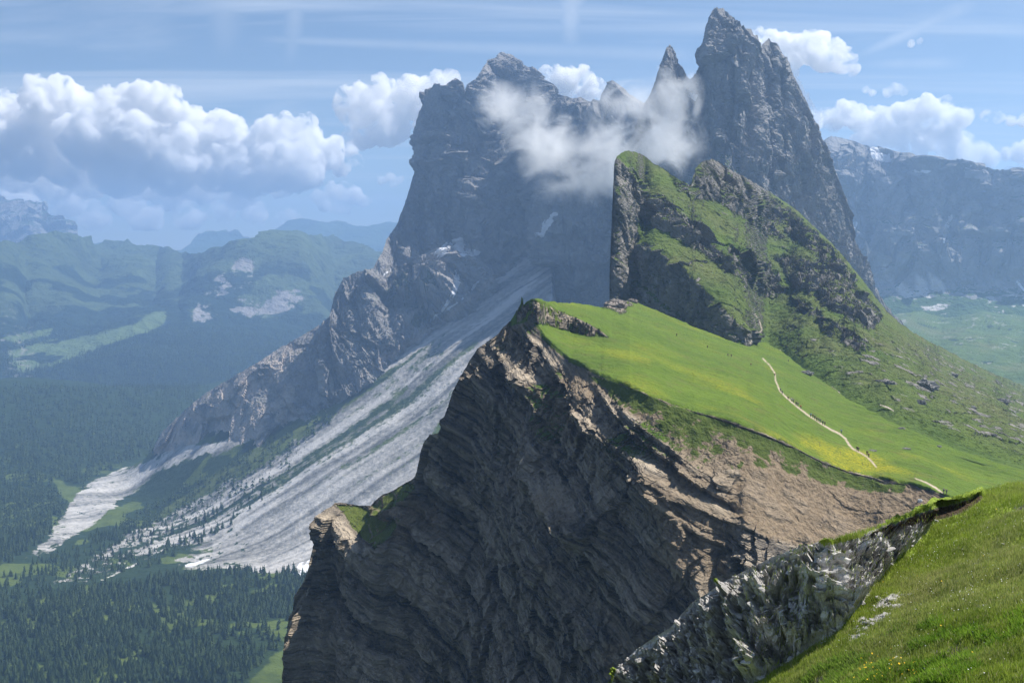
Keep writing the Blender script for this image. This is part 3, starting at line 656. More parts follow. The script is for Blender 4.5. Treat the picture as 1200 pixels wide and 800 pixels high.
def c_masks(g, n, x, y):
    w = 3.5*fbm(g, 25, 4); w2 = 3.5*fbm(g, 20, 4, off=5)
    r = c_rock(x+w, y+w2)
    steep = sm(.36, .18, n[...,2] + .12*fbm(g, 12, 3))
    rk = np.clip(np.maximum(r*sm(.80, .55, n[...,2] + .2*fbm(g, 8, 3)), steep), 0, 1)
    small = sm(.50, .66, fbm(g, 13, 3, off=31) + .25*sm(900,1000,x)*sm(360,420,y))*.8
    rk = np.maximum(rk, small*sm(UPC(x)-4, UPC(x)-40, y))
    s = c_bed(g)
    tone = .36 + .3*fbm(g, 30, 4, st=(1,1,.4)) + .14*n1(s/6, 4) + .14*fbm(g, 6, 3)
    p = line(x, y, [(885,368,.7),(890,376,.8),(893,386,.9),(888,393,1.3),(880,401,1.8)], 1, .9)
    p = np.maximum(p, line(x, y, [(914,410,.7),(919,418,.9),(923,426,.9),(925,433,.9)], 1, .7))
    p = np.maximum(p, .8*line(x, y, [(1031,474,.7),(1040,477,1.1),(1047,481,.8)], 1, .7))
    p = np.maximum(p, .6*line(x, y, [(975,453,.6),(984,460,.8)], 1, .7))
    low = sm(900, 1050, x)
    gt = .42 + .35*fbm(g, 30, 4) + .1*fbm(g, 6, 3)
    dry = np.clip(.28 + .6*fbm(g, 60, 4, off=5) + .25*sm(60, 0, UPC(x)-y)*0 + .15*low, 0, .9)
    dry = dry*sm(0, 40, UPC(x)-y)
    return attrs(g.shape[:2], grass=(1-rk)*(1-p), soil=np.maximum(p, .0), tone=tone, gtone=gt, dry=dry, pathm=p)
m_fin = terrain_mat('fin_ground', 1.1, rock=((.10,.095,.085),(.30,.28,.25)), soil=((.42,.36,.28),(.55,.48,.38)), grass=((.04,.075,.014),(.105,.155,.028)), dry=(.14,.135,.06), bump=.8, strata=((.6,-.1,.79), 4., .6))
def c_D(x):
    md = meadow_depth(x, UPC(x))
    back = np.interp(x, [714,722,735,760,800,850,885,905,1400], [150,90,55,40,30,22,8,3,3])
    return md + back
_bx = {}
def meadow_depth(x, y):
    """depth of the meadow surface where it meets the upper line, read back from its mesh grid"""
    gx_, gy_ = proj(B_grid); n0 = 760
    cols = gx_[:n0].mean(0); out = []
    d = B_grid[n0-1, :, 1]
    return np.interp(x, gx_[n0-1], d)
px = np.concatenate([np.arange(713, 1205, .62), np.arange(1205, 1400, 3)])
C_grid, C_obj = relief('grassy_ridge', px, curve(C_CREST), lambda x: np.maximum(UPC(x), curve(C_CREST)(x))+7, 520, lambda x: np.maximum(UPC(x), curve(C_CREST)(x)+1), c_D, c_slope, c_disp, c_masks, m_fin,
       jag=2.0, jag_s=7, back=((10,8),(60,70),(300,500)), bl=5, nmin=.03)
# ================================================================== CLOUDS
def cloud_mat(name, dens, col=(.992,.993,.994), het=True):
    w = N(name)
    if het:
        nz = w.noise(1/520., 6, .62, dist=.5)
        dens = w.math('MULTIPLY', w.mr(nz, .40, .60, 0., 1., True), dens*1.5)
        w.m.cycles.volume_step_rate = .1
    v = w.n('VolumeScatter', {'Color': (*col, 1), 'Density': dens, 'Anisotropy': .0}); w.t.links.new(v.outputs[0], w.out.inputs['Volume'])
    return w.m
def cumulus(name, balls, D, voxel, amp, mat, seed=0, flat=None):
    """balls: (photo x, photo y, radius in photo pixels) of heaps of vapour at distance D"""
    rr = np.random.default_rng(seed)
    bm = __import__('bmesh').new(); s = D/F
    import bmesh as B_
    from mathutils import Matrix
    for (x, y, r) in balls:
        dd_ = D + rr.uniform(-1, 1)*r*s*.9
        c = P(x, y, dd_)
        B_.ops.create_icosphere(bm, subdivisions=3, radius=r*s, matrix=Matrix.Translation(c) @ Matrix.Diagonal((1, 1.1, .86, 1)))
        for k in range(7):
            th = rr.uniform(0, 2*math.pi); el = rr.uniform(-.2, 1.2); q = r*s*rr.uniform(.32, .55)
            d = np.array([math.cos(th)*math.cos(el), -abs(math.sin(th))*math.cos(el)*.8, math.sin(el)])*r*s*.85
            B_.ops.create_icosphere(bm, subdivisions=2, radius=q, matrix=Matrix.Translation(c + d))
    me = bpy.data.meshes.new(name); bm.to_mesh(me); bm.free()
    tmp = bpy.data.objects.new(name + '_raw', me); C.objects.link(tmp)
    md = tmp.modifiers.new('r', 'REMESH'); md.mode = 'VOXEL'; md.voxel_size = voxel*s
    dg = bpy.context.evaluated_depsgraph_get(); ev = bpy.data.meshes.new_from_object(tmp.evaluated_get(dg))
    bpy.data.objects.remove(tmp)
    n = len(ev.vertices); co = np.empty(n*3, np.float32); ev.vertices.foreach_get('co', co); co = co.reshape(-1, 3)
    no = np.empty(n*3, np.float32); ev.vertex_normals.foreach_get('vector', no); no = no.reshape(-1, 3)
    if flat: # level underside
        zf = ray(0, flat)[1]*D; t = np.clip((zf - co[:, 2])/(30*s), 0, 1)
        co[:, 2] = np.where(co[:, 2] < zf, zf - (zf - co[:, 2])*.25, co[:, 2])
    q = co/s
    wq = q + (6*fbm(q, 26, 2))[:, None]
    b = 2.8*np.abs(perlin(wq/24)) + 2.2*np.abs(perlin(wq/12 + 5)) + 1.7*np.abs(perlin(wq/6 + 9)) + 1.0*np.abs(perlin(wq/3 + 3)) + .5*np.abs(perlin(wq/1.6 + 1)) - 1.7
    co = co + no*(b*amp*s*2.2)[:, None]
    ev.vertices.foreach_set('co', co.astype(np.float32).ravel()); ev.update()
    ev.materials.clear(); ev.materials.append(mat); ev.name = name
    o = bpy.data.objects.new(name, ev); C.objects.link(o); o['kind'] = 'stuff'
    print(name, n, round(time.time()-T0, 1))
    return o
m_cu = cloud_mat('cloud_vapour', 1/130.)
m_cu2 = cloud_mat('thin_cloud_vapour', 1/220.)
cumulus('cloud', [(-60,150,50),(-15,150,38),(25,142,28),(52,122,26),(78,114,22),(98,124,18),(60,160,40),(110,165,40),(135,128,24),(165,120,24),(192,132,26),(160,165,40),(215,150,26),(240,165,34),(262,160,24),(205,190,36),(300,178,28),(326,158,22),(356,162,23),(382,182,22),(345,195,34),(290,205,32),(400,196,12),(-20,175,40),(30,180,36),(80,190,34),(140,200,36),(200,205,30),(255,200,30),(310,205,26),(418,190,8),(412,178,9)], 29500, 1.7, 1., m_cu, 1, 236)
cumulus('cloud', [(375,232,10),(392,226,12),(410,228,13),(424,236,9),(400,242,14),(380,242,9)], 27500, 1.0, .55, m_cu, 2, 252)
cumulus('cloud', [(448,212,6),(458,208,6.5),(470,212,6),(462,216,6)], 27200, .9, .4, m_cu2, 3)
cumulus('cloud', [(420,130,26),(455,115,24),(490,120,26),(455,150,26),(425,160,18),(520,112,22),(510,150,26)], 31500, 1.5, .9, m_cu2, 4)
cumulus('cloud', [(884,46,13),(900,60,20),(925,64,22),(950,58,20),(968,68,20),(988,74,15),(1000,80,9),(915,84,18),(905,108,26),(930,130,20),(950,146,14)], 26500, 1.3, .8, m_cu, 5)
cumulus('cloud', [(975,140,16),(994,134,15),(1010,142,17),(1030,146,17),(1056,134,16),(1080,130,17),(1104,132,17),(1124,140,14),(1060,156,22),(1100,160,24),(1020,168,24),(1062,182,24),(1120,178,24),(1146,180,18),(1160,188,9)], 27000, 1.4, .8, m_cu, 6)
cumulus('cloud', [(1040,108,6),(1050,105,7),(1060,108,5),(1014,106,4),(1022,109,4)], 26200, .9, .45, m_cu2, 7)
cumulus('cloud', [(1155,136,7),(1170,138,8),(1186,142,7),(1200,143,8),(1220,145,10)], 26300, 1., .5, m_cu, 8)
cumulus('cloud', [(1178,182,8),(1196,180,13),(1216,186,18),(1188,208,12),(1205,214,12)], 28500, 1.1, .6, m_cu, 9)
cumulus('cloud', [(640,98,16),(662,96,18),(684,94,14),(700,100,10),(655,112,18),(690,112,14)], 28000, 1.2, .7, m_cu, 10)
cumulus('cloud', [(1068,52,4),(1078,49,4),(1088,48,2.5)], 26000, .8, .3, m_cu2, 11)
cumulus('cloud', [(60,262,16),(110,256,20),(170,258,20),(220,256,18),(262,250,14),(300,252,14),(340,256,12),(20,240,26),(80,236,22),(150,238,20),(210,234,18),(280,232,16)], 33000, 1.5, .8, m_cu2, 12, 268)

cumulus('cloud', [(-30,200,30),(15,205,26),(60,215,26),(105,210,26),(150,214,26),(195,222,24),(240,215,26),(285,222,24),(325,215,22),(360,205,20),(30,180,26),(120,190,26),(250,190,24)], 31500, 1.7, 1., m_cu2, 14, 248)
# the cloud that drifts round the grey mountain and the thin tower
def drift(name, parts, D, dens, mat_name, nsc, thr, seed):
    import bmesh as B_
    from mathutils import Matrix
    s = D/F
    bm = B_.new()
    for (x, y, rx, ry) in parts:
        B_.ops.create_icosphere(bm, subdivisions=4, radius=1, matrix=Matrix.Translation(P(x, y, D)) @ Matrix.Diagonal((rx*s, min(rx, ry)*s*1.3, ry*s, 1)))
    me = bpy.data.meshes.new(name); bm.to_mesh(me); bm.free()
    tmp = bpy.data.objects.new(name + '_raw', me); C.objects.link(tmp)
    md = tmp.modifiers.new('r', 'REMESH'); md.mode = 'VOXEL'; md.voxel_size = 5*s
    ev = bpy.data.meshes.new_from_object(tmp.evaluated_get(bpy.context.evaluated_depsgraph_get())); bpy.data.objects.remove(tmp)
    w = N(mat_name)
    # density: highest in the middle of each heap, torn by warped noise
    p = w.pos(); tot = None
    for (x, y, rx, ry) in parts:
        c = P(x, y, D)
        q = w.n('VectorMath', {0: w.n('VectorMath', {0: p, 1: tuple(c)}, operation='SUBTRACT').outputs[0], 1: (1/(rx*s), 1/(min(rx, ry)*s*1.3), 1/(ry*s))}, operation='MULTIPLY').outputs[0]
        f = w.mr(w.n('VectorMath', {0: q}, operation='LENGTH').outputs['Value'], .1, .98, 1., 0.)
        tot = f if tot is None else w.math('MAXIMUM', tot, f)
    nz = w.noise(1/nsc, 7, .66, dist=1.1)
    d = w.math('ADD', w.math('MULTIPLY', tot, 1.0), w.math('MULTIPLY', w.math('SUBTRACT', nz, .5), 3.2))
    d = w.mr(d, thr, thr+.75, 0, 1, True)
    d = w.math('MULTIPLY', d, w.mr(tot, 0, .12, 0, 1, True))
    v = w.n('VolumeScatter', {'Color': (.98,.985,.99,1), 'Density': w.math('MULTIPLY', d, dens), 'Anisotropy': .2})
    w.t.links.new(v.outputs[0], w.out.inputs['Volume'])
    ev.materials.clear(); ev.materials.append(w.m); ev.name = name
    o = bpy.data.objects.new(name, ev); C.objects.link(o); o['kind'] = 'stuff'
    return o
drift('cloud_wisp', [(600,130,60,44),(650,165,80,56),(715,172,90,60),(775,170,66,55),(740,125,64,34),(792,112,36,50),(700,205,100,46)], 1680, .024, 'drifting_vapour', 55, .30, 1)
# ================================================================== FOREST
def conifer_mesh(seed, n_tier, n_side, h=1.0):
    r = np.random.default_rng(seed); V = []; T = []
    for k in range(n_tier):
        f = k/(n_tier-1); z0 = .10 + .74*f; rad = (.19*(1-f)**.75 + .035)*r.uniform(.85, 1.15); top = min(z0 + .30*(1-.45*f), 1.0)
        c = len(V); V.append((r.uniform(-.012,.012), r.uniform(-.012,.012), top if k < n_tier-1 else 1.0)); ph = r.uniform(0, 6.28)
        for j in range(n_side):
            a = ph + 2*math.pi*j/n_side; q = rad*(r.uniform(.95, 1.3) if j % 2 else r.uniform(.5, .75))
            V.append((q*math.cos(a), q*math.sin(a), z0 + (r.uniform(-.05, .0) if j % 2 else r.uniform(.0, .05))))
        for j in range(n_side): T.append((c, c+1+j, c+1+(j+1) % n_side))
    return np.array(V)*h, np.array(T)
def foliage_mat(name, a, b, sc, per=False):
    w = N(name); oi = w.n('ObjectInfo').outputs['Random']; nz = w.noise(sc, 3, .6)
    v = w.math('ADD', w.math('MULTIPLY', w.attr('gtone') if per else oi, .6), w.mr(nz, .35, .65, 0, .55))
    return w.bsdf(w.mix(w.n('Clamp', {0: v}).outputs[0], a, b), .9, None, .1)
m_leaf = foliage_mat('conifer_needles', (.016,.034,.014), (.060,.090,.030), .05)
m_bark = N('conifer_bark'); m_bark = m_bark.bsdf(m_bark.mix(m_bark.noise(2.), (.06,.045,.035), (.13,.10,.08)), .95)
wood_d = np.zeros(X.shape)
F1 = [(-60,840),(-60,735),(0,715),(60,702),(120,690),(200,676),(260,672),(350,670),(372,690),(372,735),(350,745),(325,762),(290,790),(285,840)]
F2 = [(-60,710),(0,678),(40,662),(75,648),(130,618),(180,590),(250,552),(300,528),(345,500),(350,505),(310,545),(255,582),(190,615),(130,650),(90,672),(30,700),(-60,735)]
F3 = [(-80,455),(245,455),(225,478),(200,500),(185,525),(182,532),(140,545),(108,560),(88,580),(60,620),(28,650),(0,662),(-80,690)]
ww = 9*fbm(g0, 120, 4, off=40)
gap = sm(.10, .26, fbm(g0, 130, 3, off=12)); gap2 = sm(.05, .25, fbm(g0, 60, 3, off=33))
clr = area(gx, gy, [(60,560),(78,564),(104,574),(96,588),(78,592),(64,576)], 3)
d1 = area(gx+ww, gy+ww, F1, 5)*(1-.8*gap*sm(100, 260, gx))*(1-.35*gap2*sm(60,200,gx))*(1-.6*sm(250,350,gx)*sm(690,760,gy))
d2 = area(gx+ww*.6, gy+ww*.6, F2, 4)*.75
d3 = area(gx+ww*.6, gy+ww*.6, F3, 4)*(1-clr)
F4 = [(95,655),(150,632),(230,590),(330,530),(400,480),(330,560),(300,590),(250,625),(190,655),(110,685),(60,700),(20,700)]
d4 = area(gx+ww*.5, gy+ww*.5, F4, 4)*(1-sm(-.1,.2,streaks(g0, 55, 4))*.6)
sparse = area(gx, gy, [(240,560),(340,505),(420,440),(430,450),(350,520),(260,590)], 5)*.03
cell = np.gradient(X, axis=1)*np.gradient(Y, axis=0)      # ground area of each grid cell
far_t = sm(2500, 4200, Y)
lam = (d1/75 + d2/150*(1) + d3/(110+170*far_t) + sparse/110 + d4/60)*np.abs(cell)
rt = np.random.default_rng(21)
cnt = rt.poisson(lam); ii, jj = np.nonzero(cnt)
ii = np.repeat(ii, cnt[ii, jj]) if False else ii
pos = []
fi = np.clip(ii + rt.uniform(0, 1, len(ii)), 0, X.shape[0]-1.001); fj = np.clip(jj + rt.uniform(0, 1, len(jj)), 0, X.shape[1]-1.001)
i0 = fi.astype(int); j0 = fj.astype(int); a_ = (fi-i0)[:, None]; b_ = (fj-j0)[:, None]
tp = (g0[i0, j0]*(1-a_)*(1-b_) + g0[i0+1, j0]*a_*(1-b_) + g0[i0, j0+1]*(1-a_)*b_ + g0[i0+1, j0+1]*a_*b_)
th = (rt.uniform(.45, 1.3, len(tp))*.6 + .4*np.clip(1+.5*fbm(tp, 60, 3), .5, 1.4))*np.where(tp[:, 1] > 2600, 21, 18)*np.where(d2[ii, jj] > d1[ii, jj], .8, 1)*np.where((d4[ii, jj] > .3) & (rt.uniform(0, 1, len(tp)) < .85), .28, 1)
# the same dark woods climb the foot of the far hills
hx, hy = proj(H_grid); hw = ((hy > 378) & (hy < 452) & (hx > -60) & (hx < 430))*(1-area(hx, hy, HM, 4))*(1-area(hx, hy, HM2, 3))*sm(376, 400, hy + 14*fbm(H_grid, 500, 3))
hp = H_grid.reshape(-1, 3)[rt.choice(hw.size, 8500, p=(hw/hw.sum()).ravel())] + np.stack([rt.normal(0, 12, 8500), rt.normal(0, 12, 8500), np.zeros(8500)], -1)
tp = np.concatenate([tp, hp]); th = np.concatenate([th, rt.uniform(15, 27, 8500)])
tx, ty = proj(tp); size = th*F/tp[:, 1]
print('trees', len(tp))
vis = (tx > 4) & (tx < 350) & (ty < 812) & (ty > 560) & (ty - size > 5)
vis &= tx < np.interp(ty, [560,640,700,740,800], [370,360,350,340,330])
order = np.argsort(-np.where(vis, size, 0)); hero = order[:296]; rest = order[296:]
protos = []
for k in range(5):
    v, t = conifer_mesh(50+k, 8, 12)
    v[:, :2] *= (1.0, 1.15, .9, 1.25, 1.05)[k]
    me = mesh_np('crown_p', v, t, m_leaf); me.name = 'crown'
    cyl = np.array([(.012*math.cos(a)*s_, .012*math.sin(a)*s_, z) for z, s_ in ((-.04, 1.4), (.35, .8)) for a in np.arange(6)*math.pi/3])
    tf = np.array([(j, (j+1) % 6, 6+(j+1) % 6, 6+j) for j in range(6)])
    tr = mesh_np('trunk_p', cyl, tf, m_bark); protos.append((me.data, tr.data)); bpy.data.objects.remove(me); bpy.data.objects.remove(tr)
def where_tree(x, y):
    if y > 765: r = 'along the bottom edge of the photo'
    elif y > 730: r = 'a little above the bottom edge'
    elif y > 700: r = 'in the middle depth of the wood'
    else: r = 'near the upper edge below the scree'
    c = 'at the far left' if x < 70 else 'left of centre' if x < 140 else 'in the middle' if x < 210 else 'towards the clearings' if x < 275 else 'close to the shaded cliff'
    return c + ', ' + r
for k in hero:
    e = bpy.data.objects.new('conifer_tree', None); C.objects.link(e); e.empty_display_size = 2
    p = tp[k]; e.location = (p[0], p[1], p[2] - .3); e.scale = (th[k],)*3; e.rotation_euler = (0, 0, rt.uniform(0, 6.28))
    tall = 'tall' if th[k] > 19.5 else 'smaller'
    tag(e, f'{tall} dark conifer {where_tree(tx[k], ty[k])}', 'tree', 'conifers in the wood on the valley floor')
    cm, tm = protos[rt.integers(5)]
    for nm, d in (('crown', cm), ('trunk', tm)):
        o = bpy.data.objects.new(nm, d); C.objects.link(o); o.parent = e
def forest(name, idx, tiers, sides, nv=6):
    allv, allt, allg, base = [], [], [], 0
    for k in range(nv):
        v, t = conifer_mesh(80+k, tiers, sides); v[:, :2] *= 1.15
        s = idx[k::nv]; n = len(s)
        if not n: continue
        an = rt.uniform(0, 6.28, n); ca, sa = np.cos(an), np.sin(an)
        x = (v[None, :, 0]*ca[:, None] - v[None, :, 1]*sa[:, None])*th[s][:, None] + tp[s][:, 0:1]
        y = (v[None, :, 0]*sa[:, None] + v[None, :, 1]*ca[:, None])*th[s][:, None] + tp[s][:, 1:2]
        z = v[None, :, 2]*th[s][:, None] + tp[s][:, 2:3] - .3
        allg.append(np.repeat(rt.uniform(0, 1, n)**1.6, len(v)))
        allv.append(np.stack([x, y, z], -1).reshape(-1, 3))
        allt.append((t[None] + (np.arange(n)*len(v))[:, None, None] + base).reshape(-1, 3)); base += n*len(v)
    o = mesh_np(name, np.concatenate(allv), np.concatenate(allt), foliage_mat('forest_needles', (.014,.030,.013), (.060,.088,.030), .035, True), {'gtone': np.concatenate(allg)}); o['kind'] = 'stuff'
near = rest[tp[rest][:, 1] < 2600]; farr = rest[tp[rest][:, 1] >= 2600]
forest('forest', near, 5, 8); forest('far_forest', farr, 3, 6)
print('forest', len(near), len(farr), round(time.time()-T0, 1))
# ================================================================== FOREGROUND SLOPE AND BROKEN ROCK
F_CREST = curve([(560,905),(680,850),(712,812),(722,796),(727,780),(736,770),(746,760),(764,748),(785,735),(798,718),(810,706),(828,694),(850,680),(866,671),(882,664),(905,652),(925,645),(945,640),(962,635),(985,629),(1002,624),(1022,616),(1042,611),(1060,604),(1080,594),(1100,588),(1118,584),(1134,579),(1150,575),(1168,570),(1182,566),(1200,562),(1260,548),(1500,520)])
OUT = [(700,860),(715,800),(725,775),(745,755),(785,730),(810,700),(850,676),(882,660),(925,642),(960,636),(1002,628),(1040,616),(1066,606),(1092,598),(1094,612),(1082,628),(1064,645),(1048,660),(1036,676),(1022,690),(1010,706),(998,722),(985,738),(970,750),(950,760),(932,774),(905,790),(880,802),(850,830),(830,900),(700,900)]
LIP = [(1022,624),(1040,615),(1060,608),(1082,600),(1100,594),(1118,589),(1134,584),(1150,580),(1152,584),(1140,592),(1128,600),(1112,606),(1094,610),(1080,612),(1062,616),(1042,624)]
TURF = [(962,630),(1002,622),(1010,628),(985,636),(964,640)]
STONES = [(1000,735),(1012,715),(1030,700),(1045,692),(1062,690),(1066,700),(1056,712),(1040,722),(1030,735),(1012,745),(990,752)]
def f_slope(x, y):
    _, t = ray(x, y)
    m = np.where(t < -.357, -.25, -.04 + 0*t)
    m = np.interp(t, [-3, -.42, -.33, 0], [-.25, -.22, -.05, -.03])
    o = area(x, y, OUT, 5); m = m*(1-o) + 1.0*o
    l = area(x, y, LIP, 2); m = m*(1-l) + 3.0*l
    return m
FN = np.array([.45, -.3, .84])
def f_disp(g, n, x, y):
    q = 5*fbm(g, 2.5, 3)
    o = area(x+q, y+q, OUT, 5); l = area(x, y, LIP, 2)
    gw = g + (.25*fbm(g, .8, 3))[..., None]
    sb = g @ FN + .12*fbm(g, .9, 3); a = .22*facet(gw, 1.3) + .22*facet(gw, .55, off=3) + .24*n1(sb/.42, 3) + .14*n1(sb/.17, 6) + .26*facet(gw, .22, off=7) + .17*facet(gw, .11, off=9) + .6*ridged(g, 3.6, 3)
    cr = F_CREST(x); a = a*(.3+.7*sm(0, 18, y-cr)) - .1
    dr_ = np.array([-.25, -.62, .74]) ; d = (n*.35 + dr_*.65)*(o*a)[..., None]
    z = (1-o)*(.22*fbm(g, 2.4, 3) + .07*fbm(g, .5, 4) + .03*fbm(g, .12, 2))*sm(2, 9, g[..., 1])
    d[..., 2] += z - .5*l*0
    d[..., 1] += l*.35*(1+fbm(g, .5, 3))
    return d
def f_masks(g, n, x, y):
    q = 5*fbm(g, 1.6, 4); q2 = 5*fbm(g, 1.3, 4, off=5)
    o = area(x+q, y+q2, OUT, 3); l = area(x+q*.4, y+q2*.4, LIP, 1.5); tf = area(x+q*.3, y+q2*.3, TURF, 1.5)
    st = area(x+q*1.5, y+q2*1.5, STONES, 4)*sm(-.2, .2, fbm(g, .5, 3))
    moss = o*sm(.30, .5, fbm(g, 1.3, 4, off=11))*sm(.35, .7, n[..., 2])
    gr = np.clip((1-o)*(1-l)*(1-st) + moss*0, 0, 1); gr = np.maximum(gr, tf)
    gr = np.maximum(gr, sm(3.5, 1.5, y-F_CREST(x))*(x > 1000))
    bare = sm(.22, .5, fbm(g, 1.3, 5, off=17, gain=.6))*.8*(1-o)
    gr = gr*(1-bare)
    dry = np.clip(.25*sm(-.2, .4, fbm(g, 2.2, 3, off=3)) + .35*area(x+q*2, y+q2*2, [(1060,690),(1200,610),(1200,690),(1100,720),(1050,760),(1000,770)], 20), 0, .9)
    tone = .42 + .3*fbm(g, .9, 3) + .28*facet(g, .3, (1,1,1.6), 4) + .1*fbm(g, .06, 2)
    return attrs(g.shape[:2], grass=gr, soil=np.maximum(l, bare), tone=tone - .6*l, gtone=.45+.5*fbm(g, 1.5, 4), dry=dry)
m_fore = terrain_mat('near_ground', .03, rock=((.13,.127,.124),(.62,.60,.575)), soil=((.035,.024,.016),(.10,.075,.05)), grass=((.10,.15,.02),(.25,.33,.05)), dry=(.17,.16,.06), bump=.7)
px = np.concatenate([np.arange(560, 712, 3), np.arange(712, 1206, .7), np.arange(1206, 1500, 3)])
_fb = 2600.
def f_bottom(x): return x*0 + _fb
# rows: most of them inside the frame, a few for the ground under the camera
_rel_lin = np.linspace
class _V:                                   # row spacing that packs the visible part
    pass
def relief_f():
    global np
    return relief('foreground_slope', px, F_CREST, lambda x: x*0+815, 380, lambda x: np.maximum(x*0+800, F_CREST(x)+2), lambda x: np.interp(x, [560,720,870,1000,1200,1500], [36,31,25,19.5,15,11.5]), f_slope, f_disp, f_masks, m_fore, jag=.7, jag_s=5, back=((.5,.3),(3,4),(20,60)), bl=3, nmin=.02, dab=30)
F_grid, F_obj = relief_f()
# the ground between the frame's lower edge and the photographer's feet
r0 = F_grid[0]; tt = np.linspace(0, 1, 40)[:, None, None]
tgt = np.stack([(r0[:, 0]-r0[:, 0].mean())*.5 + 1.0, np.full(len(r0), -3.), np.full(len(r0), -1.7)], -1)
near_g = r0[None]*(1-tt) + tgt[None]*tt
near_g[..., 2] += .06*fbm(near_g, .6, 3)*np.minimum(tt[..., 0]*8, 1)
nn_ = normals(near_g); mesh_np('near_slope', near_g, grid_faces(*near_g.shape[:2]), m_fore, f_masks(near_g, nn_, np.full(near_g.shape[:2], 1100.), np.full(near_g.shape[:2], 790.)), kind='structure')

# ---- grass blades, leafy herbs, flowers
G = F_grid[:380]; fx, fy = proj(G)
fm = f_masks(G, normals(G), fx, fy)
inx = (fx > 715) & (fx < 1215)
def pick(wt, n, r):
    w = (wt*inx).ravel(); w = w/w.sum(); k = r.choice(len(w), n, p=w); return G.reshape(-1, 3)[k], fm['dry'].ravel()[k], fx.ravel()[k], fy.ravel()[k]
rg = np.random.default_rng(77)
def blades(name, wt, n, h, wd_, mat, lean=.5, tri=True):
    p, dr, qx, qy = pick(wt, n, rg)
    a = rg.uniform(0, 6.28, n); hh = rg.uniform(*h, n); ln = rg.uniform(.1, lean, n); b = rg.uniform(0, 6.28, n)
    p = p + np.stack([rg.normal(0, .03, n), rg.normal(0, .03, n), np.zeros(n) - .01], -1)
    u = np.stack([np.cos(a), np.sin(a), a*0], -1)*(rg.uniform(*wd_, n)[:, None])
    l = np.stack([np.cos(b)*ln, np.sin(b)*ln, a*0+1], -1)*hh[:, None]
    mid = p + l*.5 - np.stack([np.cos(b), np.sin(b), a*0], -1)*(ln*hh*.15)[:, None]
    co = np.stack([p-u, p+u, mid+u*.8, mid-u*.8, p+l], 1)
    i = np.arange(n)[:, None]*5
    f = np.concatenate([np.concatenate([i, i+1, i+2], 1), np.concatenate([i, i+2, i+3], 1), np.concatenate([i+3, i+2, i+4], 1)])
    tone = np.repeat(rg.uniform(0, 1, n)*.6 + .4*sm(-.5,.5,fbm(p, 1.2, 3)), 5); dry = np.repeat(np.clip(dr*1.2*(rg.uniform(0, 1, n) < .8)+ (rg.uniform(0,1,n) < .10), 0, 1), 5)
    o = mesh_np(name, co, f, mat, {'gtone': tone, 'dry': dry}); o['kind'] = 'stuff'
def blade_mat(name, a, b, dry):
    w = N(name); c = w.mix(w.n('Clamp', {0: w.attr('gtone')}).outputs[0], a, b); c = w.mix(w.math('MULTIPLY', w.attr('dry'), .8), c, dry)
    d = w.n('BsdfDiffuse', {'Color': c}); t = w.n('BsdfTranslucent', {'Color': c}); m = w.n('MixShader', {0: .4, 1: d.outputs[0], 2: t.outputs[0]})
    w.t.links.new(m.outputs[0], w.out.inputs[0]); return w.m
m_bl = blade_mat('grass_blades', (.11,.17,.022), (.38,.48,.07), (.50,.46,.24))
gw_ = np.clip(fm['grass'] - .7*sm(.15,.45,fbm(G, 2.0, 4, off=91, gain=.6)), .04, 1)*sm(F_CREST(fx)-1, F_CREST(fx)+3, fy)
blades('grass', gw_*(fx > 860), 230000, (.035,.12), (.003,.007), m_bl)
# brighter leafy herbs in patches
hz_ = np.maximum.reduce([area(fx, fy, p_, 8) for p_ in ([(1040,750),(1060,735),(1100,730),(1118,745),(1100,755),(1060,762)], [(950,790),(1000,770),(1040,775),(1040,800),(940,815)], [(1060,790),(1110,765),(1140,770),(1150,790),(1080,815)], [(1120,745),(1200,720),(1200,740),(1150,760)])])
hz_ = hz_*sm(-.1, .2, fbm(G, .8, 3, off=50))
blades('herbs', hz_+1e-9, 42000, (.05,.15), (.008,.018), blade_mat('herb_leaves', (.10,.20,.02), (.24,.38,.04), (.25,.27,.1)), .9)
def flowers(name, wt, n, r_, col, hmin, hmax, petals=6):
    p, _, qx, qy = pick(wt, n, rg); p = p + np.stack([p[:, 0]*0, p[:, 0]*0, rg.uniform(hmin, hmax, n)], -1)
    an = np.arange(petals)*2*math.pi/petals; rad = rg.uniform(*r_, n)
    nx = rg.normal(0, .35, (n, 3)) + (0, -.5, 1); nx /= np.linalg.norm(nx, axis=1)[:, None]
    e1 = np.cross(nx, (1, 0, 0)); e1 /= np.linalg.norm(e1, axis=1)[:, None]; e2 = np.cross(nx, e1)
    ring = p[:, None] + rad[:, None, None]*(e1[:, None]*np.cos(an)[None, :, None] + e2[:, None]*np.sin(an)[None, :, None])
    co = np.concatenate([(p - nx*rad[:, None]*.3)[:, None], ring], 1); k = petals + 1
    f = np.stack([np.stack([np.zeros(petals, int), 1+np.arange(petals), 1+(np.arange(petals)+1) % petals], -1)]*1)[0]
    f = (f[None] + (np.arange(n)*k)[:, None, None]).reshape(-1, 3)
    w = N(name + '_petals'); m = w.bsdf(col, .6)
    o = mesh_np(name, co, f, m); o['kind'] = 'stuff'
fl1 = gw_*(sm(.0, .45, fbm(G, 1.6, 3, off=71)) + .12)*sm(1010, 1090, fx)
flowers('white_flowers', fl1*sm(740, 690, fy) + .3*gw_*(fx > 960), 330, (.005,.011), (.62,.62,.58), .06, .13)
fl2 = gw_*area(fx, fy, [(1010,775),(1070,778),(1075,795),(1000,800)], 6) + .012*gw_*(fx > 1000)
flowers('yellow_flowers', fl2, 110, (.010,.020), (.75,.50,.02), .05, .12)
print('grass', round(time.time()-T0, 1))

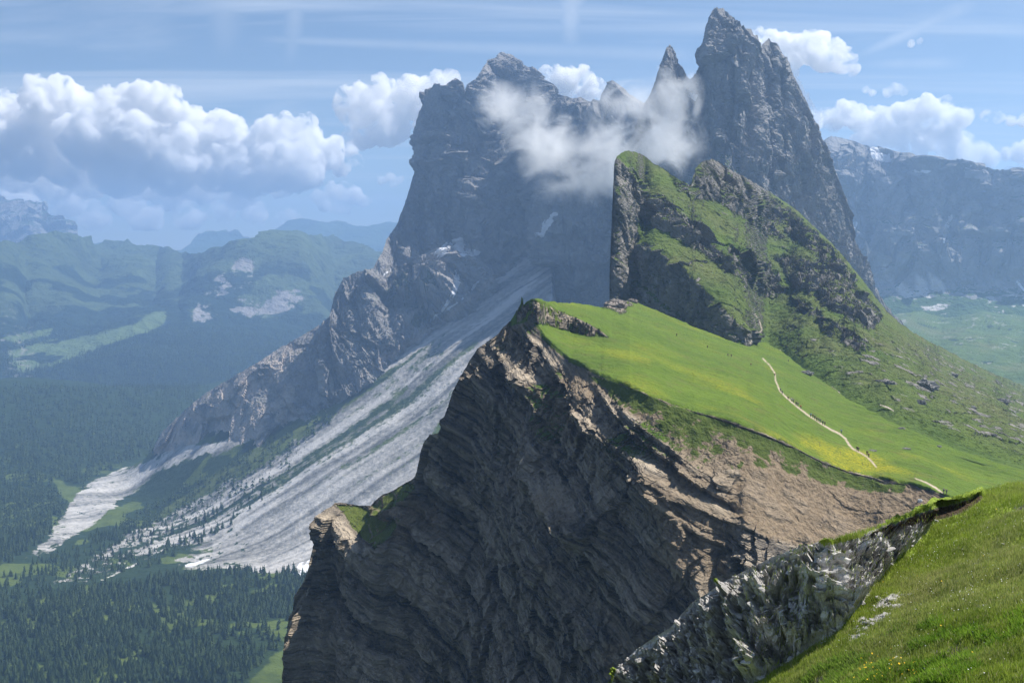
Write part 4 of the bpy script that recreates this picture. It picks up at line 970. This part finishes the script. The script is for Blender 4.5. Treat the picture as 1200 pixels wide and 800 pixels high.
# ---- loose blocks
import bmesh
def block_mesh(seed, flat=.55):
    r = random.Random(seed); bm = bmesh.new()
    for _ in range(16):
        v = Vector((r.uniform(-1, 1), r.uniform(-.8, .8), r.uniform(-1, 1)*flat)); v = v*(1/max(abs(v.x), abs(v.y)/.8, abs(v.z)/flat)*r.uniform(.8, 1))
        bm.verts.new(v)
    res = bmesh.ops.convex_hull(bm, input=bm.verts)
    bmesh.ops.delete(bm, geom=[v for v in bm.verts if not v.link_faces], context='VERTS')
    bmesh.ops.bevel(bm, geom=list(bm.edges), offset=.05, segments=1, affect='EDGES')
    bmesh.ops.triangulate(bm, faces=bm.faces); bmesh.ops.subdivide_edges(bm, edges=bm.edges, cuts=1)
    for v in bm.verts: v.co += v.normal*r.uniform(-.02, .02)
    me = bpy.data.meshes.new('rock'); bm.to_mesh(me); bm.free(); return me
from mathutils import Vector
def rock_mat(name, a, b, sc):
    w = N(name); tcg = w.n('TexCoord').outputs['Object']; n1_ = w.noise(sc, 5, .65, tcg); oi = w.n('ObjectInfo').outputs['Random']
    v = w.math('ADD', w.mr(n1_, .3, .7, 0, .65), w.math('MULTIPLY', oi, .4))
    return w.bsdf(w.mix(w.n('Clamp', {0: v}).outputs[0], a, b), .92, w.bump(n1_, .5, .03), .15)
m_rk = rock_mat('grey_stone', (.15,.147,.14), (.56,.54,.51), 2.5)
bms = [block_mesh(200+k) for k in range(9)]
for b in bms: b.materials.append(m_rk)
def rocks(wt, n, size, label, group, sink=.2, name='rock', cat='rock'):
    p, _, qx, qy = pick(wt, n, rg); used = []
    for k in range(n):
        if any((qx[k]-u[0])**2 + (qy[k]-u[1])**2 < 16 for u in used): continue
        used.append((qx[k], qy[k]))
        o = bpy.data.objects.new(name, bms[rg.integers(len(bms))]); C.objects.link(o)
        s = rg.uniform(*size)*(.6+.8*rg.uniform()**2); o.location = p[k] + np.array([0, -.3*s*.3, s*(.3-sink)])
        o.scale = (s, s*rg.uniform(.7, 1.1), s*rg.uniform(.35, .8)); o.rotation_euler = (rg.uniform(-.5, .5), rg.uniform(-.6, .3), rg.uniform(0, 6.28))
        lb = label(qx[k], qy[k]) if callable(label) else label
        tag(o, lb, cat, group)
def lab_out(x, y):
    v = 'near the bottom edge' if y > 765 else 'low down' if y > 725 else 'halfway up it' if y > 685 else 'high up' if y > 650 else 'at its top under turf'
    h = 'far left end' if x < 790 else 'left part' if x < 860 else 'middle part' if x < 930 else 'right part' if x < 1000 else 'right end'
    return f'angular grey block of the broken outcrop, {v}, {h}'
ow = fm['grass']*0 + area(fx, fy, OUT, 2)*(fy > F_CREST(fx)+6)*(fy < 800)*(fx > 722)
rocks(ow, 300, (.05,.14), lab_out, 'broken blocks of the grey outcrop')
sw = area(fx, fy, STONES, 2)*(fy < 800)
rocks(sw, 110, (.035,.12), lambda x, y: 'pale stone in the scattered patch beside the outcrop, ' + ('lower' if y > 720 else 'upper') + (' left' if x < 1030 else ' right') + ' part', 'stones scattered in the grass beside the outcrop')
gw2 = (gw_ > .5)*(fx > 1020)*(fy > F_CREST(fx)+12)*(fy < 795)
rocks(gw2, 12, (.05,.12), lambda x, y: f'small pale stone alone in the grass, ' + ('far right' if x > 1150 else 'right of the scattered patch' if x > 1080 else 'below the scattered patch') + (', near the bottom' if y > 740 else ', high on the slope' if y < 660 else ', mid slope'), 'lone stones in the grass', .1)
print('rocks', round(time.time()-T0, 1))
# ================================================================== HIKERS, BOULDERS, POSTS
from mathutils import Vector, Matrix
def skin_mesh(name, pts, edges, radii, sub=1, root=0):
    me = bpy.data.meshes.new(name); me.from_pydata(pts, edges, []); o = bpy.data.objects.new(name, me); C.objects.link(o)
    sk = o.modifiers.new('s', 'SKIN'); lay = me.skin_vertices[0] if me.skin_vertices else None
    if lay is None:
        bm = bmesh.new(); bm.from_mesh(me); bm.verts.layers.skin.verify(); bm.to_mesh(me); bm.free(); lay = me.skin_vertices[0]
    for i, r in enumerate(radii): lay.data[i].radius = (r, r) if not isinstance(r, tuple) else r
    lay.data[root].use_root = True
    if sub: m = o.modifiers.new('d', 'SUBSURF'); m.levels = sub
    ev = bpy.data.meshes.new_from_object(o.evaluated_get(bpy.context.evaluated_depsgraph_get()))
    bpy.data.objects.remove(o); ev.name = name
    for p in ev.polygons: p.use_smooth = True
    return ev
def person_parts(k):
    st = (.28, .10, .20)[k]; arm = (.18, .05, .14)[k]; lean = (.06, 0, .10)[k]
    hip, waist, chest, neck, head, crown_ = (0,0,.93), (0,.02+lean*.4,1.10), (0,lean*.7+.02,1.33), (0,lean+.02,1.50), (0,lean+.05,1.62), (0,lean+.05,1.73)
    pts = [hip, waist, chest, neck, head, crown_]; ed = [(0,1),(1,2),(2,3),(3,4),(4,5)]; rd = [.13,.12,.15,.055,.088,.055]
    body_sets = {'legs': [], 'arms': []}
    for s in (-1, 1):
        b = len(pts); f = s*st
        pts += [(s*.10,0,.88), (s*.11,f*.55+.03,.50), (s*.11,f*1.0,.09), (s*.12,f+.16,.035)]; rd += [.095,.062,.042,.036]
        ed += [(0,b),(b,b+1),(b+1,b+2),(b+2,b+3)]
        b = len(pts); g_ = -s*arm
        pts += [(s*.20,lean*.7+.02,1.43), (s*.27,lean*.6+g_*.6,1.16), (s*.26,lean*.6+g_+.10,.94), (s*.255,lean*.6+g_+.15,.86)]; rd += [.055,.043,.032,.030]
        ed += [(2,b),(b,b+1),(b+1,b+2),(b+2,b+3)]
    body = skin_mesh('body', pts, ed, rd)
    tr = skin_mesh('trousers', [pts[0]] + [p for i in (6,14) for p in (pts[i], pts[i+1], pts[i+2])], [(0,1),(1,2),(2,3),(0,4),(4,5),(5,6)], [.145,.108,.078,.060,.108,.078,.060])
    jk = skin_mesh('jacket', [pts[0], pts[1], pts[2]] + [p for i in (10,18) for p in (pts[i], pts[i+1], pts[i+2])], [(0,1),(1,2),(2,3),(3,4),(4,5),(2,6),(6,7),(7,8)], [.15,.145,.17,.072,.06,.048,.072,.06,.048], root=1)
    hr = skin_mesh('hair', [(0,lean+.02,1.63),(0,lean+.04,1.72)], [(0,1)], [.09,.07])
    bp = skin_mesh('backpack', [(0,lean*.4-.19,1.10),(0,lean*.7-.20,1.38)], [(0,1)], [(.15,.10),(.14,.09)])
    return body, tr, jk, hr, bp
def flat(name, c): w = N(name); return w.bsdf(c, .8)
m_skin = flat('skin', (.45,.28,.2)); m_hair = flat('dark_hair', (.03,.02,.015))
JK = {'red': (.45,.04,.03), 'dark blue': (.02,.035,.10), 'black': (.015,.015,.018), 'white': (.7,.7,.7), 'grey': (.16,.16,.17), 'light blue': (.16,.30,.50), 'maroon': (.12,.02,.03), 'green': (.04,.12,.06)}
m_j = {k: flat(k.replace(' ', '_') + '_cloth', v) for k, v in JK.items()}
m_t = [flat('dark_trousers', (.02,.02,.025)), flat('khaki_trousers', (.16,.13,.09)), flat('grey_trousers', (.07,.07,.08))]
kinds = [person_parts(k) for k in range(3)]
for ks in kinds:
    for m_, d in zip((m_skin, m_t[0], m_j['black'], m_hair, m_j['grey']), ks): d.materials.clear(); d.materials.append(m_)
from mathutils.bvhtree import BVHTree
def bvh_of(o): me = o.data; return BVHTree.FromPolygons([v.co for v in me.vertices], [p.vertices for p in me.polygons])
print('bvh', round(time.time()-T0, 1)); bvB = bvh_of(B_obj); bvC = bvh_of(C_obj); bvF = bvh_of(F_obj)
def ground_hit(x, y, which=None):
    rx, rz = ray(x, y); d = Vector((float(rx), 1, float(rz))).normalized(); best = None
    for b in ((bvB, bvC) if which is None else which):
        h = b.ray_cast(Vector((0,0,0)), d)
        if h[0] is not None and (best is None or h[3] < best[1]): best = (h[0], h[3])
    return best[0] if best else None
HIK = [(908,441,'black','alone highest on the pale path across the meadow'),(914.5,459,'dark blue','upper of two at the steep bend of the path'),(916.5,462,'black','lower of two at the steep bend of the path'),
 (923.5,468.5,'black','alone on the path between two small groups'),(927.5,470.5,'white','first of the middle group on the path'),(929.5,472,'grey','second of the middle group on the path'),
 (933,475,'black','third of the middle group on the path'),(935,476,'dark blue','fourth of the middle group on the path'),(938.5,479,'red','last of the middle group on the path'),
 (950,488.5,'light blue','first of the long file on the path'),(952.5,489.5,'maroon','second of the long file on the path'),(954.7,491,'black','third of the long file on the path'),(957,493,'maroon','fourth of the long file on the path'),
 (959,494,'black','fifth of the long file on the path'),(961,495.5,'dark blue','sixth of the long file on the path'),(964,497.5,'black','seventh of the long file on the path'),(966.5,498.5,'black','last of the long file on the path'),
 (986,508,'light blue','alone where the path bends down'),(1004.3,528,'black','left of the pair below the bend of the path'),(1006,529,'dark blue','right of the pair below the bend of the path'),
 (1016,533.5,'black','farther of two at the lower end of the path'),(1018,536,'maroon','nearer of two at the lower end of the path'),
 (1106,578.5,'dark blue','left of the two nearest walkers above the dark turf edge'),(1109,579,'grey','right of the two nearest walkers above the dark turf edge'),
 (924,424,'black','alone on the short upper path'),(880,429,'black','alone on the open grass below the rocky knoll'),(829,408,'black','alone on the grass far above the path'),(793,394,'black','farthest out on the grass near the cliff foot'),
 (853,417.5,'dark blue','left of two on the grass below the knoll'),(857,418.5,'black','right of two on the grass below the knoll')]
rp = random.Random(4)
for i, (x, y, col, where) in enumerate(HIK):
    h = ground_hit(x, y)
    if h is None: print('no hit', x, y); continue
    e = bpy.data.objects.new('person', None); C.objects.link(e); e.location = h - Vector((0,0,.03)); e.scale = (rp.uniform(.94,1.06),)*3
    e.rotation_euler = (0, 0, rp.choice([.2, 3.3, 2.9, .5]) + rp.uniform(-.4,.4))
    tag(e, f'hiker in {col} top, {where}', 'person', 'hikers crossing the meadow')
    ks = kinds[i % 3]; tm = m_t[i % 3]
    for nm, d, mt in zip(('body','trousers','jacket','hair','backpack'), ks, (m_skin, tm, m_j[col], m_hair, m_j[rp.choice(['black','grey','dark blue','red'])])):
        o = bpy.data.objects.new(nm, d); C.objects.link(o); o.parent = e
        o.material_slots[0].link = 'OBJECT'; o.material_slots[0].material = mt
# posts of the wire fence along the cliff edge
m_post = flat('weathered_wood', (.22,.19,.15))
pv = np.array([(.05*math.cos(a)*r_, .05*math.sin(a)*r_, z) for z, r_ in ((-.2,1.1),(1.2,1),(1.28,.5)) for a in np.arange(8)*math.pi/4])
pf = [(r*8+j, r*8+(j+1) % 8, (r+1)*8+(j+1) % 8, (r+1)*8+j) for r in range(2) for j in range(8)] + [(16,17,18,19),(16,19,20,21),(16,21,22,23)]
pm = mesh_np('fence_post', pv, pf, m_post); pd = pm.data; bpy.data.objects.remove(pm)
for x, y, lb in ((960.5,523,'upper thin fence post above the dark turf edge'),(1011,545,'thin fence post below the lower end of the path'),(1072,561,'thin fence post beside the short pale path'),(985,533,'thin fence post beside the yellow flower strip'),(908,499,'highest thin fence post near the cliff edge')):
    h = ground_hit(x, y); o = bpy.data.objects.new('fence_post', pd); C.objects.link(o); o.location = h; tag(o, lb, 'fence post', 'fence posts along the cliff edge')
# boulders
def boulder(name, x, y, w_px, asp, label, seed, mat, cat='boulder', which=None, group=None, up=.25):
    h = ground_hit(x, y, which)
    if h is None: print('no hit', label); return
    s = w_px*h.y/F/2
    bm = bmesh.new(); bmesh.ops.create_icosphere(bm, subdivisions=5, radius=1); co = np.array([v.co[:] for v in bm.verts])
    co = co*np.array([1, .8, asp]); q = co + seed*7.1
    co = co*(1 + .30*facet(q, .9) + .22*facet(q, .4, (1,1,1.4), 2) + .10*facet(q, .17, off=5) + .05*fbm(q, .1, 3))[:, None]
    me = bpy.data.meshes.new(name)
    for v, c in zip(bm.verts, co): v.co = c*s
    bm.to_mesh(me); bm.free(); me.materials.append(mat)
    o = bpy.data.objects.new(name, me); C.objects.link(o); o.location = h + Vector((0, 0, s*asp*up)); tag(o, label, cat, group)
m_b1 = rock_mat('warm_boulder_stone', (.14,.12,.10), (.36,.31,.26), .5); m_b2 = rock_mat('white_stone', (.45,.44,.42), (.72,.71,.68), 2); m_b3 = rock_mat('dark_boulder_stone', (.10,.10,.095), (.27,.26,.24), .4)
boulder('boulder', 722, 360, 26, .55, 'large broken boulder on the upper rim of the meadow', 1, m_b1)
boulder('boulder', 741, 354, 12, .5, 'small boulder right of the large one on the meadow rim', 2, m_b1)
boulder('boulder', 1078, 587, 5, .9, 'white square stone on the brown debris just above the dark turf edge', 3, m_b2)
for k, (x, y, w_, a, t) in enumerate([(1085,454,24,.6,'big dark boulder in a hollow of the green slope'),(1044,450,14,.5,'flat dark boulder left of the big one on the green slope'),(1079,473,11,.8,'dark boulder standing below the big one on the green slope'),
      (1031,447,8,.5,'small dark boulder at the left end of the boulders on the slope'),(945,438,16,.35,'low dark rock beside the short upper path'),(1056,502,9,.35,'low grey rock low on the meadow near the right'),(1062,526,12,.25,'flat dark rock in the flowery grass right of the path'),
      (1022,528,10,.25,'flat dark rock just right of the lower hikers'),(1175,470,14,.5,'grey boulder near the right edge of the photo on the slope'),(1140,478,8,.5,'small grey boulder on the slope left of the one near the right edge'),(1118,440,10,.5,'grey boulder high on the slope to the right'),(1100,523,6,.4,'small pale rock on the smooth lower meadow'),(1165,510,7,.5,'small grey rock on the lower meadow near the right edge')]):
    boulder('boulder', x, y, w_, a, t, 10+k, m_b3, up=.1)
print('hikers', round(time.time()-T0, 1))
# ================================================================== AIR, SKY, SUN, CAMERA
def haze():
    x0, x1, y0, y1, z0, z1 = -18000, 18000, -3000, 18000, -670, 800
    v = [(x, y, z) for x in (x0, x1) for y in (y0, y1) for z in (z0, z1)]
    f = [(0,1,3,2),(4,6,7,5),(0,4,5,1),(2,3,7,6),(0,2,6,4),(1,5,7,3)]
    w = N('haze_air')
    pv = w.n('VolumePrincipled', {'Color': (.40,.63,1,1), 'Density': HAZE, 'Anisotropy': .35})
    w.t.links.new(pv.outputs[0], w.out.inputs['Volume'])
    o = mesh_np('haze', v, f, w.m); o['kind'] = 'stuff'
HAZE = 1.12e-4
haze()

wd = bpy.data.worlds.new('World'); bpy.context.scene.world = wd; wd.use_nodes = True
nt = wd.node_tree; bg = nt.nodes['Background']
sky = nt.nodes.new('ShaderNodeTexSky'); sky.sky_type = 'NISHITA'; sky.sun_disc = False
sky.sun_elevation = SUN_EL; sky.sun_rotation = SUN_AZ; sky.altitude = 2400; sky.air_density = 1.0; sky.dust_density = .3
# thin high cloud veils and old vapour trails, laid out by direction in the sky
def wn(typ, ins=None, **kw):
    x = nt.nodes.new('ShaderNode' + typ)
    for k, v in kw.items(): setattr(x, k, v)
    for k, v in (ins or {}).items():
        if isinstance(v, bpy.types.NodeSocket): nt.links.new(v, x.inputs[k])
        else: x.inputs[k].default_value = v
    return x
tc = wn('TexCoord').outputs['Generated']
sx = wn('SeparateXYZ', {0: tc})
zz = wn('Math', {0: sx.outputs[2], 1: .06}, operation='ADD').outputs[0]
ux = wn('Math', {0: sx.outputs[0], 1: zz}, operation='DIVIDE').outputs[0]     # the veil lies on a high level sheet
uy = wn('Math', {0: sx.outputs[1], 1: zz}, operation='DIVIDE').outputs[0]
uv = wn('CombineXYZ', {0: ux, 1: uy}).outputs[0]
def veil(rot, sc, lo, hi, det=6, dist=.4, loc=(0,0,0)):
    mp = wn('Mapping', {'Vector': uv, 'Rotation': (0,0,math.radians(rot)), 'Scale': sc, 'Location': loc}).outputs[0]
    nz = wn('TexNoise', {'Vector': mp, 'Scale': 1., 'Detail': det, 'Roughness': .58, 'Distortion': dist}).outputs['Fac']
    return wn('MapRange', {0: nz, 1: lo, 2: hi}, interpolation_type='SMOOTHSTEP').outputs[0]
v1 = veil(24, (.30, 1.2, 1), .47, .78, dist=1.2); v2 = veil(-40, (.25, 1.4, 1), .46, .74, loc=(3,1,0)); v3 = veil(5, (.9, .9, 1), .52, .78, loc=(7,2,0))
vv = wn('Math', {0: wn('Math', {0: v1, 1: v2}, operation='MAXIMUM').outputs[0], 1: wn('Math', {0: v3, 1: .6}, operation='MULTIPLY').outputs[0]}, operation='MAXIMUM').outputs[0]
def trail(a, b, w, k):
    """a straight vapour trail between two directions given as (azimuth, elevation) slopes"""
    px_ = wn('Math', {0: sx.outputs[0], 1: sx.outputs[1]}, operation='DIVIDE').outputs[0]
    pz_ = wn('Math', {0: sx.outputs[2], 1: sx.outputs[1]}, operation='DIVIDE').outputs[0]
    dx, dz = b[0]-a[0], b[1]-a[1]; L = math.hypot(dx, dz); dx /= L; dz /= L
    def lin(cx, cz, c): 
        return wn('Math', {0: wn('Math', {0: px_, 1: cx, 2: c}, operation='MULTIPLY_ADD').outputs[0], 1: wn('Math', {0: pz_, 1: cz}, operation='MULTIPLY').outputs[0]}, operation='ADD').outputs[0]
    al = lin(dx, dz, -(a[0]*dx+a[1]*dz)); ac = lin(-dz, dx, (a[0]*dz-a[1]*dx))
    wob = wn('TexNoise', {'Vector': tc, 'Scale': 26., 'Detail': 5, 'Roughness': .6}).outputs['Fac']
    wid = wn('MapRange', {0: al, 1: 0., 2: L, 3: w[0], 4: w[1]}).outputs[0]
    aa = wn('Math', {0: wn('Math', {0: ac}, operation='ABSOLUTE').outputs[0], 1: wid}, operation='DIVIDE').outputs[0]
    cr_ = wn('MapRange', {0: aa, 1: .0, 2: 1.1, 3: 1., 4: 0.}, interpolation_type='SMOOTHSTEP').outputs[0]
    e1 = wn('MapRange', {0: al, 1: -.012, 2: .035}, interpolation_type='SMOOTHSTEP').outputs[0]; e2 = wn('MapRange', {0: al, 1: L-.03, 2: L+.01, 3: 1., 4: 0.}, interpolation_type='SMOOTHSTEP').outputs[0]
    q = wn('Math', {0: cr_, 1: wn('Math', {0: e1, 1: e2}, operation='MULTIPLY').outputs[0]}, operation='MULTIPLY').outputs[0]
    q = wn('Math', {0: q, 1: wn('MapRange', {0: wob, 1: .3, 2: .62, 3: .25, 4: k}).outputs[0]}, operation='MULTIPLY').outputs[0]
    return q
def dv(px, py): rx, rz = ray(px, py); return float(rx), float(rz)
for t_ in (trail(dv(668, 60), dv(672, -40), (.008, .022), .85), trail(dv(1005, 66), dv(1150, 0), (.004, .013), .75),
           trail(dv(340, 70), dv(352, -40), (.007, .016), .6), trail(dv(262, 60), dv(272, -50), (.012, .035), .5),
           trail(dv(1010, 76), dv(1130, 74), (.005, .008), .5), trail(dv(300, 46), dv(820, 66), (.004, .009), .42)):
    vv = wn('Math', {0: vv, 1: t_}, operation='MAXIMUM').outputs[0]
vf = wn('Math', {0: vv, 1: .6}, operation='MULTIPLY').outputs[0]
mixs = wn('Mix', {0: vf, 6: sky.outputs[0], 7: (7.2, 7.9, 8.8, 1)}, data_type='RGBA')
nt.links.new(mixs.outputs[2], bg.inputs[0]); bg.inputs[1].default_value = .068
sun = bpy.data.lights.new('sun', 'SUN'); sun.energy = 5; sun.angle = math.radians(.53); sun.color = (1, .95, .88)
so = bpy.data.objects.new('sun', sun); C.objects.link(so)
from mathutils import Vector
so.rotation_euler = Vector(SUN_DIR).to_track_quat('Z', 'Y').to_euler()
cam = bpy.data.cameras.new('camera'); co = bpy.data.objects.new('camera', cam); C.objects.link(co)
cam.sensor_width = 36; cam.lens = 36*F/1200; cam.clip_start = .2; cam.clip_end = 90000
co.rotation_euler = (math.pi/2 - PITCH, 0, 0)
S = bpy.context.scene; S.camera = co
S.view_settings.view_transform = 'Standard'; S.view_settings.look = 'None'; S.view_settings.exposure = .72; S.view_settings.gamma = 1
S.cycles.max_bounces = 22; S.cycles.diffuse_bounces = 2; S.cycles.glossy_bounces = 1; S.cycles.transmission_bounces = 2; S.cycles.volume_bounces = 20
S.cycles.transparent_max_bounces = 22; S.cycles.use_denoising = True
print('script done', round(time.time()-T0, 1))
